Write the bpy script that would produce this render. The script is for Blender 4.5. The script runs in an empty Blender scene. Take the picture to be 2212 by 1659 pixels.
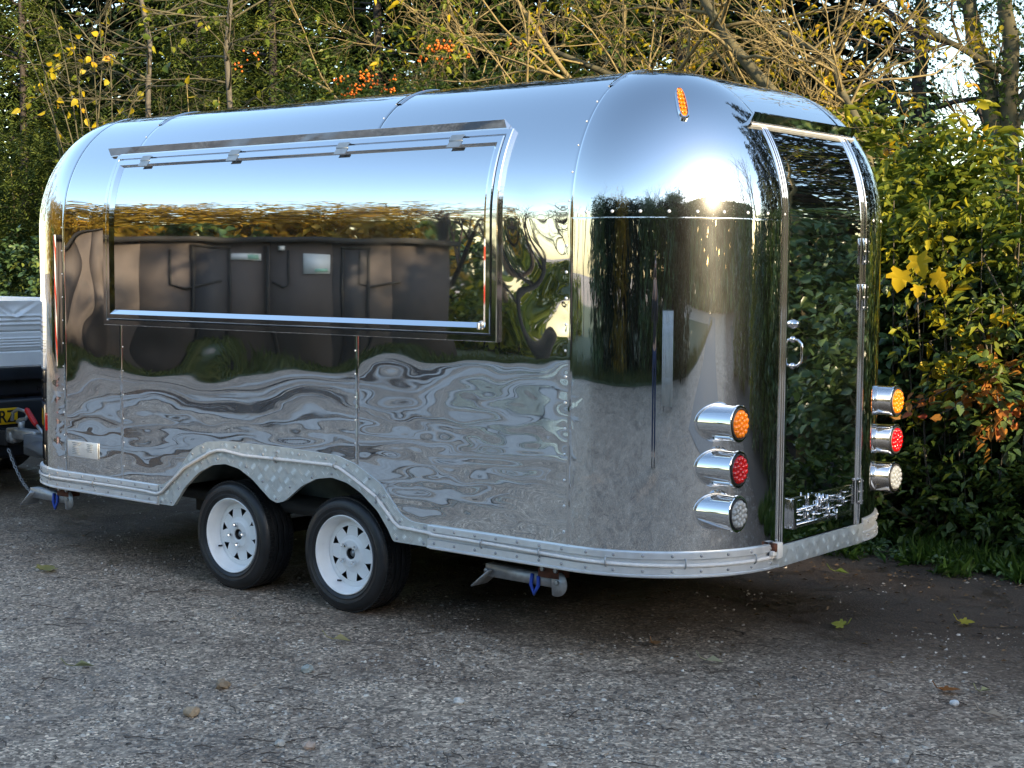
import bpy, bmesh, math, random
import numpy as np
from mathutils import Vector, Matrix

scene = bpy.context.scene
COL = scene.collection
PI = math.pi
R_ = math.radians

# ------------------------------------------------------------------ camera
CAM = np.array([3.0118, -4.8664, 1.5822])
YAW, PIT, ROL = 0.6777, 0.0744, 0.0071
cd = bpy.data.cameras.new('camera')
cam = bpy.data.objects.new('camera', cd)
COL.objects.link(cam)
cd.sensor_width = 36.0
cd.lens = 3269.14 / 2212 * 36
cd.clip_start = 0.05
cd.clip_end = 2000
_d = Vector((-math.sin(YAW) * math.cos(PIT), math.cos(YAW) * math.cos(PIT), -math.sin(PIT)))
_r = Vector((math.cos(YAW), math.sin(YAW), 0))
_u = _r.cross(_d)
_r2 = _r * math.cos(ROL) + _u * math.sin(ROL)
_u2 = _u * math.cos(ROL) - _r * math.sin(ROL)
cam.matrix_world = Matrix(((_r2.x, _u2.x, -_d.x, CAM[0]), (_r2.y, _u2.y, -_d.y, CAM[1]),
                           (_r2.z, _u2.z, -_d.z, CAM[2]), (0, 0, 0, 1)))
scene.camera = cam

# ------------------------------------------------------------------ daylight
SUN_EL, SUN_ROT = R_(13.0), R_(101.0)
world = bpy.data.worlds.new('World')
scene.world = world
world.use_nodes = True
wn = world.node_tree
for n in list(wn.nodes):
    wn.nodes.remove(n)
sky = wn.nodes.new('ShaderNodeTexSky')
sky.sky_type = 'NISHITA'
sky.sun_disc = False
sky.sun_elevation = SUN_EL
sky.sun_rotation = SUN_ROT
sky.air_density = 1.0
sky.dust_density = 0.7
sky.ozone_density = 1.2
bg = wn.nodes.new('ShaderNodeBackground')
bg.inputs['Strength'].default_value = 0.15
wo = wn.nodes.new('ShaderNodeOutputWorld')
wn.links.new(sky.outputs[0], bg.inputs[0])
wn.links.new(bg.outputs[0], wo.inputs[0])

sd = bpy.data.lights.new('sun', 'SUN')
sd.energy = 3.6
sd.angle = R_(0.5)
sd.color = (1.0, 0.80, 0.52)
sun = bpy.data.objects.new('sun', sd)
COL.objects.link(sun)
SDIR = Vector((math.sin(SUN_ROT) * math.cos(SUN_EL), math.cos(SUN_ROT) * math.cos(SUN_EL), math.sin(SUN_EL)))
sun.rotation_euler = SDIR.to_track_quat('Z', 'Y').to_euler()
sun.location = (20, -6, 12)

scene.view_settings.view_transform = 'Standard'
scene.view_settings.look = 'None'
scene.view_settings.exposure = 1.72
scene.view_settings.gamma = 1.0
scene.view_settings.use_curve_mapping = False
scene.render.engine = 'CYCLES'
scene.cycles.max_bounces = 8
scene.cycles.diffuse_bounces = 3
scene.cycles.glossy_bounces = 5
scene.cycles.transmission_bounces = 4
scene.cycles.caustics_reflective = False
scene.cycles.caustics_refractive = False

# ------------------------------------------------------------------ helpers
ORG = {}
ORD = ('first', 'second', 'third', 'fourth', 'fifth', 'sixth', 'seventh', 'eighth')


def at(px, py, y):
    """World point on the plane Y=y seen at a place in the photograph (2212 px wide measure)."""
    v = np.array(_d) * 3269.14 + np.array(_r2) * (px - 1106) - np.array(_u2) * (py - 829.5)
    t = (y - CAM[1]) / v[1]
    return CAM + v * t


def tag(o, label=None, cat=None, group=None, kind=None):
    if label: o['label'] = label
    if cat: o['category'] = cat
    if group: o['group'] = group
    if kind: o['kind'] = kind
    return o


def empty(name, loc, label=None, cat=None, group=None):
    o = bpy.data.objects.new(name, None)
    o.empty_display_size = 0.2
    o.location = loc
    COL.objects.link(o)
    ORG[o] = Vector(loc)
    return tag(o, label, cat, group)


def raw_mesh(name, V, polys):
    """polys: list of int arrays (n,k)."""
    me = bpy.data.meshes.new(name)
    V = np.asarray(V, dtype=np.float32).reshape(-1, 3)
    me.vertices.add(len(V))
    me.vertices.foreach_set('co', V.ravel())
    loops, totals = [], []
    for p in polys:
        p = np.asarray(p, dtype=np.int32)
        if p.size == 0: continue
        loops.append(p.ravel())
        totals.append(np.full(len(p), p.shape[1], dtype=np.int32))
    L = np.concatenate(loops)
    T = np.concatenate(totals)
    me.loops.add(len(L))
    me.loops.foreach_set('vertex_index', L)
    me.polygons.add(len(T))
    me.polygons.foreach_set('loop_start', np.concatenate(([0], np.cumsum(T)[:-1])).astype(np.int32))
    me.polygons.foreach_set('loop_total', T)
    me.update(calc_edges=True)
    return me


def link(name, me, mat=None, parent=None, smooth=False, kind=None, origin=None):
    if parent is not None:
        org = ORG[parent]
    else:
        org = Vector(origin) if origin is not None else Vector((0, 0, 0))
    if org.length > 0:
        me.transform(Matrix.Translation(-org))
    if mat is not None and len(me.materials) == 0:
        me.materials.append(mat)
    if smooth:
        me.polygons.foreach_set('use_smooth', np.ones(len(me.polygons), dtype=bool))
    o = bpy.data.objects.new(name, me)
    COL.objects.link(o)
    ORG[o] = org
    if parent is not None:
        o.parent = parent
    else:
        o.location = org
    if kind: o['kind'] = kind
    return o


class MB:
    """collects faces of one mesh"""

    def __init__(self):
        self.V, self.F, self.n = [], {}, 0

    def add(self, V, F):
        V = np.asarray(V, float).reshape(-1, 3)
        for f in F:
            f = np.asarray(f, int)
            self.F.setdefault(len(f), []).append(f + self.n)
        self.V.append(V)
        self.n += len(V)
        return self

    def box(self, c, s, rot=None, bev=0.0):
        x, y, z = [k / 2 for k in s]
        V = np.array([(a * x, b * y, cc * z) for a in (-1, 1) for b in (-1, 1) for cc in (-1, 1)])
        F = [(0, 1, 3, 2), (4, 6, 7, 5), (0, 4, 5, 1), (2, 3, 7, 6), (0, 2, 6, 4), (1, 5, 7, 3)]
        if bev > 0:
            bm = bmesh.new()
            vs = [bm.verts.new(v) for v in V]
            for f in F: bm.faces.new([vs[i] for i in f])
            bmesh.ops.bevel(bm, geom=bm.edges[:], offset=min(bev, min(s) * .45), segments=2, affect='EDGES', profile=.5)
            bm.verts.index_update()
            V = np.array([v.co[:] for v in bm.verts])
            F = [[v.index for v in f.verts] for f in bm.faces]
            bm.free()
        if rot is not None:
            V = V @ np.array(rot).T
        return self.add(V + np.array(c), F)

    def tube(self, pts, r, n=8, cap=True, ref=(0, 0, 1)):
        pts = np.asarray(pts, float)
        k = len(pts)
        r = np.broadcast_to(np.asarray(r, float), (k,))
        T = np.gradient(pts, axis=0)
        T /= np.linalg.norm(T, axis=1)[:, None] + 1e-12
        V = []
        ref = np.array(ref, float)
        N = np.cross(T[0], ref)
        if np.linalg.norm(N) < 1e-3: N = np.cross(T[0], (1, 0, 0))
        N /= np.linalg.norm(N)
        for i in range(k):
            N = N - T[i] * (N @ T[i])
            N /= np.linalg.norm(N) + 1e-12
            B = np.cross(T[i], N)
            for j in range(n):
                a = 2 * PI * j / n
                V.append(pts[i] + r[i] * (math.cos(a) * N + math.sin(a) * B))
        F = []
        for i in range(k - 1):
            for j in range(n):
                j2 = (j + 1) % n
                F.append((i * n + j, i * n + j2, (i + 1) * n + j2, (i + 1) * n + j))
        if cap:
            F.append(tuple(range(n))[::-1])
            F.append(tuple((k - 1) * n + j for j in range(n)))
        return self.add(V, F)

    def lathe(self, prof, n=32, axis='y', c=(0, 0, 0), close=False):
        """prof: (radius, along)"""
        V, F = [], []
        for (r, h) in prof:
            for j in range(n):
                a = 2 * PI * j / n
                p = (r * math.cos(a), h, r * math.sin(a))
                if axis == 'x': p = (h, r * math.cos(a), r * math.sin(a))
                if axis == 'z': p = (r * math.cos(a), r * math.sin(a), h)
                V.append(p)
        k = len(prof)
        for i in range(k - 1 + (1 if close else 0)):
            i2 = (i + 1) % k
            for j in range(n):
                j2 = (j + 1) % n
                F.append((i * n + j, i * n + j2, i2 * n + j2, i2 * n + j))
        return self.add(np.array(V) + np.array(c), F)

    def prism(self, poly, h0, h1, plane='xz'):
        """poly 2D list, extruded from h0 to h1 along the third axis"""
        n = len(poly)

        def p3(q, h):
            return {'xz': (q[0], h, q[1]), 'xy': (q[0], q[1], h), 'yz': (h, q[0], q[1])}[plane]
        V = [p3(q, h0) for q in poly] + [p3(q, h1) for q in poly]
        F = [tuple(range(n)), tuple(range(2 * n - 1, n - 1, -1))]
        for i in range(n):
            j = (i + 1) % n
            F.append((i, i + n, j + n, j))
        return self.add(V, F)

    def grid(self, P, flip=False):
        """P (a,b,3) grid of points"""
        a, b = P.shape[:2]
        idx = np.arange(a * b).reshape(a, b)
        q = np.stack([idx[:-1, :-1], idx[1:, :-1], idx[1:, 1:], idx[:-1, 1:]], -1).reshape(-1, 4)
        if flip: q = q[:, ::-1]
        self.F.setdefault(4, []).extend(list(q + self.n))
        self.V.append(P.reshape(-1, 3))
        self.n += a * b
        return self

    def build(self, name, mat, parent=None, smooth=False, kind=None, origin=None, angle=None):
        me = raw_mesh(name, np.concatenate(self.V), [np.array(v) for v in self.F.values()])
        bm = bmesh.new()
        bm.from_mesh(me)
        if len(bm.faces) < 60000:
            if not getattr(self, 'keep', False):
                bmesh.ops.recalc_face_normals(bm, faces=bm.faces[:])
        bm.to_mesh(me)
        bm.free()
        o = link(name, me, mat, parent, smooth, kind, origin)
        if angle is not None:
            me.polygons.foreach_set('use_smooth', np.ones(len(me.polygons), dtype=bool))
            me.set_sharp_from_angle(angle=R_(angle))
        return o


def share(name, src, parent=None, loc=None):
    """another object using the mesh of src"""
    o = bpy.data.objects.new(name, src.data)
    COL.objects.link(o)
    if parent is not None: o.parent = parent
    if loc is not None: o.location = loc
    ORG[o] = ORG.get(src, Vector((0, 0, 0)))
    return o


def copy_tree(o, parent=None):
    c = o.copy()
    COL.objects.link(c)
    c.parent = parent
    ORG[c] = ORG.get(o)
    for ch in o.children:
        copy_tree(ch, c)
    return c


# ------------------------------------------------------------------ materials
def new_mat(name):
    m = bpy.data.materials.new(name)
    m.use_nodes = True
    nt = m.node_tree
    b = nt.nodes['Principled BSDF']
    return m, nt, b


def ramp(nt, fac, stops, interp='LINEAR'):
    n = nt.nodes.new('ShaderNodeValToRGB')
    n.color_ramp.interpolation = interp
    e = n.color_ramp.elements
    while len(e) < len(stops): e.new(0.5)
    for el, (p, c) in zip(e, stops):
        el.position = p
        el.color = (*c, 1) if len(c) == 3 else c
    if fac is not None: nt.links.new(fac, n.inputs[0])
    return n


def noise(nt, scale, detail=4, rough=.55, vec=None, dist=0.0):
    n = nt.nodes.new('ShaderNodeTexNoise')
    n.inputs['Scale'].default_value = scale
    n.inputs['Detail'].default_value = detail
    n.inputs['Roughness'].default_value = rough
    n.inputs['Distortion'].default_value = dist
    if vec is not None: nt.links.new(vec, n.inputs['Vector'])
    return n


def objcoord(nt, scale=None):
    g = nt.nodes.new('ShaderNodeNewGeometry')
    if scale is None: return g.outputs['Position']
    m = nt.nodes.new('ShaderNodeMapping')
    m.inputs['Scale'].default_value = scale
    nt.links.new(g.outputs['Position'], m.inputs['Vector'])
    return m.outputs[0]


def bump(nt, b, h, strength=.3, dist=.01):
    n = nt.nodes.new('ShaderNodeBump')
    n.inputs['Strength'].default_value = strength
    n.inputs['Distance'].default_value = dist
    nt.links.new(h, n.inputs['Height'])
    nt.links.new(n.outputs[0], b.inputs['Normal'])
    return n


def simple(name, col, rough=.5, metal=0.0, var=.12, scale=14.0, bmp=0.0, spec=None):
    m, nt, b = new_mat(name)
    b.inputs['Metallic'].default_value = metal
    if spec is not None: b.inputs['Specular IOR Level'].default_value = spec
    nz = noise(nt, scale, 5, .6, objcoord(nt))
    lo = tuple(c * (1 - var) for c in col)
    hi = tuple(min(1, c * (1 + var)) for c in col)
    r = ramp(nt, nz.outputs['Fac'], [(.3, lo), (.7, hi)])
    nt.links.new(r.outputs[0], b.inputs['Base Color'])
    rr = ramp(nt, nz.outputs['Fac'], [(.25, (rough * .8,) * 3), (.75, (min(1, rough * 1.25),) * 3)])
    nt.links.new(rr.outputs[0], b.inputs['Roughness'])
    if bmp: bump(nt, b, nz.outputs['Fac'], bmp, .005)
    return m


def mirror(name, col, rough0, rough1, haze=(.012, .044), hr=.29):
    """polished sheet metal: a sharp mirror lobe with a faint haze lobe over it, heavier where it is smeared"""
    m, nt, b = new_mat(name)
    b.inputs['Metallic'].default_value = 1.0
    b.inputs['Base Color'].default_value = (*col, 1)
    pos = objcoord(nt)
    nz = noise(nt, 5.0, 6, .65, pos, .4)
    rr = ramp(nt, nz.outputs['Fac'], [(.35, (rough0,) * 3), (.75, (rough1,) * 3)])
    nt.links.new(rr.outputs[0], b.inputs['Roughness'])
    g = nt.nodes.new('ShaderNodeBsdfGlossy')
    g.inputs['Color'].default_value = (*col, 1)
    g.inputs['Roughness'].default_value = hr
    n2 = noise(nt, 3.2, 7, .7, objcoord(nt, (1, 1, .35)), .8)
    w = ramp(nt, n2.outputs['Fac'], [(.32, (haze[0],) * 3), (.72, (haze[1],) * 3)])
    mix = nt.nodes.new('ShaderNodeMixShader')
    nt.links.new(w.outputs[0], mix.inputs[0])
    nt.links.new(b.outputs[0], mix.inputs[1]); nt.links.new(g.outputs[0], mix.inputs[2])
    nt.links.new(mix.outputs[0], nt.nodes['Material Output'].inputs[0])
    return m


def leaf_mat(name, stops, trans=.35, rough=.45, patch=2.2, gloss=.35):
    """per-leaf colour, drifting a little from spray to spray"""
    m, nt, b = new_mat(name)
    g = nt.nodes.new('ShaderNodeNewGeometry')
    nz = noise(nt, patch, 2, .5, g.outputs['Position'])
    mx = nt.nodes.new('ShaderNodeMath'); mx.operation = 'MULTIPLY_ADD'
    nt.links.new(g.outputs['Random Per Island'], mx.inputs[0])
    mx.inputs[1].default_value = .62
    sb = nt.nodes.new('ShaderNodeMath'); sb.operation = 'MULTIPLY_ADD'
    nt.links.new(nz.outputs['Fac'], sb.inputs[0])
    sb.inputs[1].default_value = 1.5
    sb.inputs[2].default_value = -.56
    nt.links.new(sb.outputs[0], mx.inputs[2])
    r = ramp(nt, mx.outputs[0], stops)
    nt.links.new(r.outputs[0], b.inputs['Base Color'])
    b.inputs['Roughness'].default_value = rough
    b.inputs['Specular IOR Level'].default_value = gloss
    t = nt.nodes.new('ShaderNodeBsdfTranslucent')
    nt.links.new(r.outputs[0], t.inputs[0])
    mix = nt.nodes.new('ShaderNodeMixShader')
    mix.inputs[0].default_value = trans
    out = nt.nodes['Material Output']
    nt.links.new(b.outputs[0], mix.inputs[1])
    nt.links.new(t.outputs[0], mix.inputs[2])
    nt.links.new(mix.outputs[0], out.inputs[0])
    return m


M = {}
M['steel'] = mirror('mirror_steel', (.77, .775, .78), .004, .035)
M['steel_trim'] = mirror('polished_trim', (.82, .82, .83), .02, .07)
M['chrome'] = mirror('chrome', (.84, .84, .85), .01, .03)
M['alu'] = simple('brushed_aluminium', (.80, .82, .84), .40, .62, .05, 30)
M['alu_dull'] = simple('matt_aluminium', (.66, .67, .68), .45, .7, .12, 22, .15)
M['rivet'] = simple('rivet_aluminium', (.42, .43, .45), .5, .6, .15, 22)
M['bar'] = simple('bright_bar_aluminium', (.86, .88, .88), .35, .6, .1, 22)
M['hinge'] = simple('dull_hinge_steel', (.36, .39, .40), .4, .8, .12, 35)
M['galv'] = simple('galvanised_steel', (.46, .48, .50), .5, .85, .2, 35, .2)
M['rust'] = simple('rusty_steel', (.13, .05, .03), .8, .2, .5, 40, .4)
M['white_metal'] = simple('white_painted_steel', (.90, .90, .89), .32, 0, .05, 12)
M['white_plastic'] = simple('white_plastic', (.78, .77, .75), .4, 0, .06, 20)
M['rubber'] = simple('black_rubber', (.018, .018, .02), .55, 0, .3, 25, .1)
M['tyre'] = simple('tyre_rubber', (.016, .017, .019), .42, 0, .35, 18, .12)
M['black'] = simple('black_seal', (.012, .012, .013), .5, 0, .3, 25)
M['under'] = simple('dark_underseal', (.02, .019, .018), .8, 0, .4, 9, .3)
M['liner'] = simple('wheel_arch_liner', (.22, .25, .235), .5, .3, .3, 8)
M['grey_paint'] = simple('grey_painted_steel', (.20, .225, .26), .4, .2, .14, 14, .1)
M['red_plastic'] = simple('red_grip', (.55, .012, .015), .35, 0, .1, 30)
M['blue_web'] = simple('blue_webbing', (.03, .09, .5), .6, 0, .25, 60, .3)
M['tube_clear'] = simple('clear_light_tube', (.82, .78, .74), .18, 0, .08, 40, 0, .6)
M['dark_paint'] = simple('dark_vehicle_paint', (.016, .02, .028), .3, 0, .3, 9)
M['yellow_plate'] = simple('yellow_reflective_plate', (.85, .50, .012), .35, 0, .05, 9)
M['plate_black'] = simple('plate_black', (.012, .012, .012), .4)
M['truck_white'] = simple('aluminium_white_board', (.92, .94, .95), .38, 0, .07, 7, .05)


def lens_mat(name, col, rough=.12):
    m, nt, b = new_mat(name)
    nz = noise(nt, 70, 3, .6, objcoord(nt))
    r = ramp(nt, nz.outputs['Fac'], [(.3, tuple(c * .7 for c in col)), (.7, col)])
    nt.links.new(r.outputs[0], b.inputs['Base Color'])
    b.inputs['Roughness'].default_value = rough
    b.inputs['Coat Weight'].default_value = 1.0
    b.inputs['Coat Roughness'].default_value = .03
    return m


M['amber'] = lens_mat('amber_lens', (.85, .23, .002))
M['red'] = lens_mat('red_lens', (.60, .002, .003))
M['clear'] = lens_mat('clear_lens', (.42, .44, .45))


def tread_mat():
    """aluminium five-bar look left to the geometry; here only the worn sheet"""
    m, nt, b = new_mat('chequer_sheet')
    b.inputs['Metallic'].default_value = .38
    nz = noise(nt, 26, 5, .6, objcoord(nt))
    r = ramp(nt, nz.outputs['Fac'], [(.3, (.55, .58, .57)), (.7, (.70, .73, .72))])
    nt.links.new(r.outputs[0], b.inputs['Base Color'])
    rr = ramp(nt, nz.outputs['Fac'], [(.3, (.30,) * 3), (.7, (.45,) * 3)])
    nt.links.new(rr.outputs[0], b.inputs['Roughness'])
    return m


M['tread'] = tread_mat()
# ------------------------------------------------------------------ trailer: the shell surface
TL, TW, TR, TH, TZB, RV, RY, TZS = 4.6634, 2.0, .6073, 2.4292, .373, .6312, .5504, 1.798
SA, SC, SRR = TL - 2 * TR, PI * TR / 2, TW - 2 * TR
MV = .592
WTOP = TZS + MV * PI / 2
PER = 2 * SA + 4 * SC + 2 * SRR
B1, B2, B3, B4, B5, B6, B7 = SA, SA + SC, SA + SC + SRR, SA + 2 * SC + SRR, 2 * SA + 2 * SC + SRR, 2 * SA + 3 * SC + SRR, 2 * SA + 3 * SC + 2 * SRR


def sx(x): return x + TL - TR          # s on the near side from x
def sy(y): return B2 + (y - TR)        # s on the rear face from y
def zw(z): return z if z <= TZS else TZS + MV * math.asin(min(1, (z - TZS) / RV))


def S(s, w, off=0.0):
    """point of the body: s round the plan, w up the profile, off outward"""
    s, w, off = np.broadcast_arrays(np.asarray(s, float), np.asarray(w, float), np.asarray(off, float))
    t = np.clip((w - TZS) / MV, 0, PI / 2)
    d = RY * (1 - np.cos(t))
    z = np.where(w < TZS, w, TZS + RV * np.sin(t))
    nh, nz = RV * np.cos(t), RY * np.sin(t)
    nl = np.hypot(nh, nz); nh, nz = nh / nl, nz / nl
    rr = TR - d + off * nh
    z = z + off * nz
    q = np.mod(s, PER)
    x = np.zeros_like(q); y = np.zeros_like(q)

    def corner(m, a, cx, cy, nx, ny):
        x[m] = cx + rr[m] * nx; y[m] = cy + rr[m] * ny
    dd = d - off * nh
    m = q < B1
    x[m] = -TL + TR + q[m]; y[m] = dd[m]
    m = (q >= B1) & (q < B2); a = (q[m] - B1) / TR
    corner(m, a, -TR, TR, np.sin(a), -np.cos(a))
    m = (q >= B2) & (q < B3)
    x[m] = -dd[m]; y[m] = TR + q[m] - B2
    m = (q >= B3) & (q < B4); a = (q[m] - B3) / TR
    corner(m, a, -TR, TW - TR, np.cos(a), np.sin(a))
    m = (q >= B4) & (q < B5)
    x[m] = -TR - (q[m] - B4); y[m] = TW - dd[m]
    m = (q >= B5) & (q < B6); a = (q[m] - B5) / TR
    corner(m, a, -TL + TR, TW - TR, -np.sin(a), np.cos(a))
    m = (q >= B6) & (q < B7)
    x[m] = -TL + dd[m]; y[m] = TW - TR - (q[m] - B6)
    m = q >= B7; a = (q[m] - B7) / TR
    corner(m, a, -TL + TR, TR, -np.cos(a), -np.sin(a))
    return np.stack([x, y, z], -1)


def Snorm(s, w):
    n = S(s, w, 1e-3) - S(s, w, 0.0)
    return n / np.linalg.norm(n, axis=-1)[..., None]


def smooth_noise(seed, lmin, lmax, n=26, ax=1.0, ay=1.0):
    r = np.random.RandomState(seed)
    lam = np.exp(r.uniform(np.log(lmin), np.log(lmax), n))
    th = r.uniform(0, 2 * PI, n)
    ph = r.uniform(0, 2 * PI, n)
    amp = lam ** 1.15
    amp /= np.sqrt((amp ** 2).sum() / 2)
    kx, ky = 2 * PI / lam * np.cos(th) * ax, 2 * PI / lam * np.sin(th) * ay

    def f(x, y):
        o = np.zeros(np.broadcast(x, y).shape)
        for a, b, c, d_ in zip(amp, kx, ky, ph):
            o = o + a * np.sin(b * x + c * y + d_)
        return o
    return f


nA = smooth_noise(3, .28, .9, 22, .75, 1.2)
nB = smooth_noise(11, .06, .22, 34, .5, 1.35)
nC = smooth_noise(21, .5, 1.6, 14)
nD = smooth_noise(5, .22, .55, 22)


def gs(x, c, w): return np.exp(-((x - c) / w) ** 2)
def sst(x, a, b):
    t = np.clip((x - a) / (b - a), 0, 1)
    return t * t * (3 - 2 * t)


RIV_Z = np.arange(.53, 1.79, .105)


def side_disp(s, w):
    """oil-canning of the thin side sheet: strong low down, next to the hatch and at the rear seam"""
    x = s - (TL - TR)
    low = 1 - sst(w, 1.10, 1.32)
    rt = sst(x, -2.1, -1.1)
    mid = (1 - sst(w, 1.80, 1.95))
    a = .00050 * nA(x, w) * (.40 + .8 * low) * mid
    a = a + .00017 * nB(x * .8, w) * low * (.50 + 1.35 * rt) * (1 - .82 * sst(w, .72, 1.02)) * mid
    a = a + .0011 * nD(x, w) * sst(x, -1.1, -.85) * mid * (.25 + .75 * sst(w, .9, 1.3))
    a = a + .0010 * nD(x, w * .8) * (1 - sst(x, -3.66, -3.5)) * mid * sst(w, .9, 1.2)
    for z in RIV_Z:
        a = a - .0007 * np.exp(-(((x + .63) / .035) ** 2 + ((w - z) / .035) ** 2))
    return a


def hatch_disp(s, w):
    x = s - (TL - TR)
    return .00009 * nC(x, w * 1.2) + .00002 * nA(x * 1.3, w * 1.5) * (1 - sst(w, 1.75, 1.9))


def dome_disp(s, w): return .00010 * nC(s, w * 1.3)


def corner_disp(s, w):
    a = .00010 * nC(s * 1.2, w * .6) + .00003 * nA(s * 1.3, w * .5)
    near = np.exp(-((s - B1) / .06) ** 2)
    return a + near * .0004 * nD(s * .5, w * 1.2)


def none_disp(s, w): return np.zeros(np.broadcast(s, w).shape)


def edge_samples(a, b, n):
    e = np.array([0, .002, .0045, .008, .013, .02])
    m = np.linspace(a + .03, b - .03, n)
    return np.concatenate([a + e, m, b - e[::-1]])


def patch(s0, s1, ns, w0, w1, nw, off=0.0, disp=none_disp, roll=.0016, top_roll=True, bot=None):
    ss = edge_samples(s0, s1, ns)
    u = edge_samples(0, 1, nw) if nw > 2 else np.linspace(0, 1, nw)
    Sg, Ug = np.meshgrid(ss, u, indexing='ij')
    lo = bot(Sg) if bot is not None else w0
    Wg = lo + (w1 - lo) * Ug
    ds = np.minimum(Sg - s0, s1 - Sg)
    o = off + disp(Sg, Wg) - roll * np.exp(-(ds / .005) ** 2)
    if top_roll:
        o = o - .4 * roll * np.exp(-((Wg - w1) / .003) ** 2)
    return S(Sg, Wg, o)


def surf_bar(mb, s, w, off, n=None):
    mb.tube(S(s, w, off), n or .004, 6)
    return mb


def rivet_on(mb, s, w, r=.006, h=.003, off=0.0, n=8):
    p = S(s, w, off)
    nn = Snorm(s, w)
    t1 = np.cross(nn, (0, 0, 1.0))
    if np.linalg.norm(t1) < .1: t1 = np.cross(nn, (1.0, 0, 0))
    t1 /= np.linalg.norm(t1); t2 = np.cross(nn, t1)
    V, F = [], []
    for rr, hh in ((1, 0), (.85, .6), (.45, .95)):
        for j in range(n):
            a = 2 * PI * j / n
            V.append(p + r * rr * (math.cos(a) * t1 + math.sin(a) * t2) + nn * h * hh)
    V.append(p + nn * h)
    for i in range(2):
        for j in range(n):
            F.append((i * n + j, i * n + (j + 1) % n, (i + 1) * n + (j + 1) % n, (i + 1) * n + j))
    for j in range(n):
        F.append((2 * n + j, 2 * n + (j + 1) % n, 3 * n))
    mb.add(V, F)


# ---- wheel arch outlines (x, z)
_o = np.array([(-3.22, .479), (-3.19, .481), (-3.10, .528), (-3.0, .635), (-2.945, .688), (-2.84, .729), (-2.70, .743), (-2.3, .745),
               (-1.93, .736), (-1.81, .706), (-1.65, .63), (-1.535, .508), (-1.468, .480), (-1.362, .478)])
_i = np.array([(-3.22, .380), (-3.101, .380), (-3.085, .40), (-3.013, .485), (-2.905, .568), (-2.80, .616), (-2.70, .630), (-2.60, .615),
               (-2.505, .573), (-2.43, .522), (-2.375, .486), (-2.33, .475), (-2.28, .488), (-2.23, .522), (-2.16, .573), (-2.06, .616), (-1.96, .631),
               (-1.86, .615), (-1.772, .577), (-1.669, .506), (-1.60, .425), (-1.576, .380), (-1.362, .380)])


def smooth_curve(P, rad):
    xs = np.linspace(P[0, 0], P[-1, 0], 1200)
    ys = np.interp(xs, P[:, 0], P[:, 1])
    k = max(3, int(rad / (xs[1] - xs[0])))
    ker = np.hanning(2 * k + 1); ker /= ker.sum()
    yp = np.convolve(np.pad(ys, k, mode='edge'), ker, 'valid')
    return lambda x: np.interp(x, xs, yp)


arch_out = smooth_curve(_o, .035)
arch_in = smooth_curve(_i, .026)


def panel_bottom(s):
    x = s - (TL - TR)
    inside = (x > -3.2) & (x < -1.38)
    return np.where(inside, np.maximum(.46, arch_in(np.clip(x, -3.22, -1.362)) + .03), .46)


# ------------------------------------------------------------------ trailer: build
TORG = (-2.33, 1.0, 0.0)
trailer = empty('catering_trailer', TORG, 'mirror polished rounded catering trailer with closed serving hatch and two white wheels', 'trailer')

# inner core so that nothing shows through the joints
mb = MB()
ss = np.concatenate([np.linspace(0, SA, 8), np.linspace(SA, B2, 14)[1:], np.linspace(B2, B3, 4)[1:], np.linspace(B3, B4, 14)[1:],
                     np.linspace(B4, B5, 8)[1:], np.linspace(B5, B6, 14)[1:], np.linspace(B6, B7, 4)[1:], np.linspace(B7, PER - 1e-4, 14)[1:]])
ww = np.concatenate([[.76, 1.2, TZS], np.linspace(TZS, WTOP, 14)[1:]])
Sg, Wg = np.meshgrid(ss, ww, indexing='ij')
P = S(Sg, Wg, -.012)
mb.grid(P)
k = mb.n
mb.add(P[:, -1], [tuple(range(len(ss)))])
mb.add(P[:, 0], [tuple(range(len(ss)))])
mb.build('inner_shell', M['black'], trailer)

seamx = [-4.02, -3.525, -1.80, -TR]
s_f0, s_a, s_b, s_c, s_d = -SC - SRR * .5, sx(-4.02), sx(-3.525), sx(-1.80), SA
panels = [
    ('body_panel', s_a, s_b, 46, .46, WTOP, 200, 0.0, side_disp),
    ('body_panel', s_b, s_c, 150, .46, WTOP, 200, .0014, side_disp),
    ('body_panel', s_c, s_d, 130, .46, WTOP, 200, 0.0, side_disp),
]
for nm, a, b, ns, w0, w1, nw, off, dp in panels:
    m = MB(); m.grid(patch(a, b, ns, w0, w1, nw, off, dp, bot=panel_bottom)); m.build(nm, M['steel'], trailer, smooth=True)
# front end in two corner panels and a middle one
for a, b, ns, off in ((s_f0, s_a, 60, .0012), (s_f0 - SRR * .5 - SC, s_f0, 30, 0.0)):
    m = MB(); m.grid(patch(a, b, ns, .46, WTOP, 60, off, dome_disp)); m.build('body_panel', M['steel'], trailer, smooth=True)
# rear near corner: upright sheet below the seam, dome above
ya, yb = sy(.615), sy(1.388)
m = MB(); m.grid(patch(SA, ya, 90, .46, TZS, 120, .0012, corner_disp)); m.build('corner_panel', M['steel'], trailer, smooth=True)
m = MB(); m.grid(patch(SA, ya, 90, TZS, WTOP, 70, .0026, dome_disp)); m.build('corner_dome', M['steel'], trailer, smooth=True)
# rear far corner
m = MB(); m.grid(patch(yb, B4 - .02, 60, .46, TZS, 60, .0012, corner_disp)); m.build('corner_panel', M['steel'], trailer, smooth=True)
m = MB(); m.grid(patch(yb, B4 - .02, 60, TZS, WTOP, 50, .0026, dome_disp)); m.build('corner_dome', M['steel'], trailer, smooth=True)
# panel above the door
m = MB(); m.grid(patch(ya, yb, 30, zw(2.19), WTOP, 30, .001, dome_disp)); m.build('body_panel', M['steel'], trailer, smooth=True)
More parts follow.
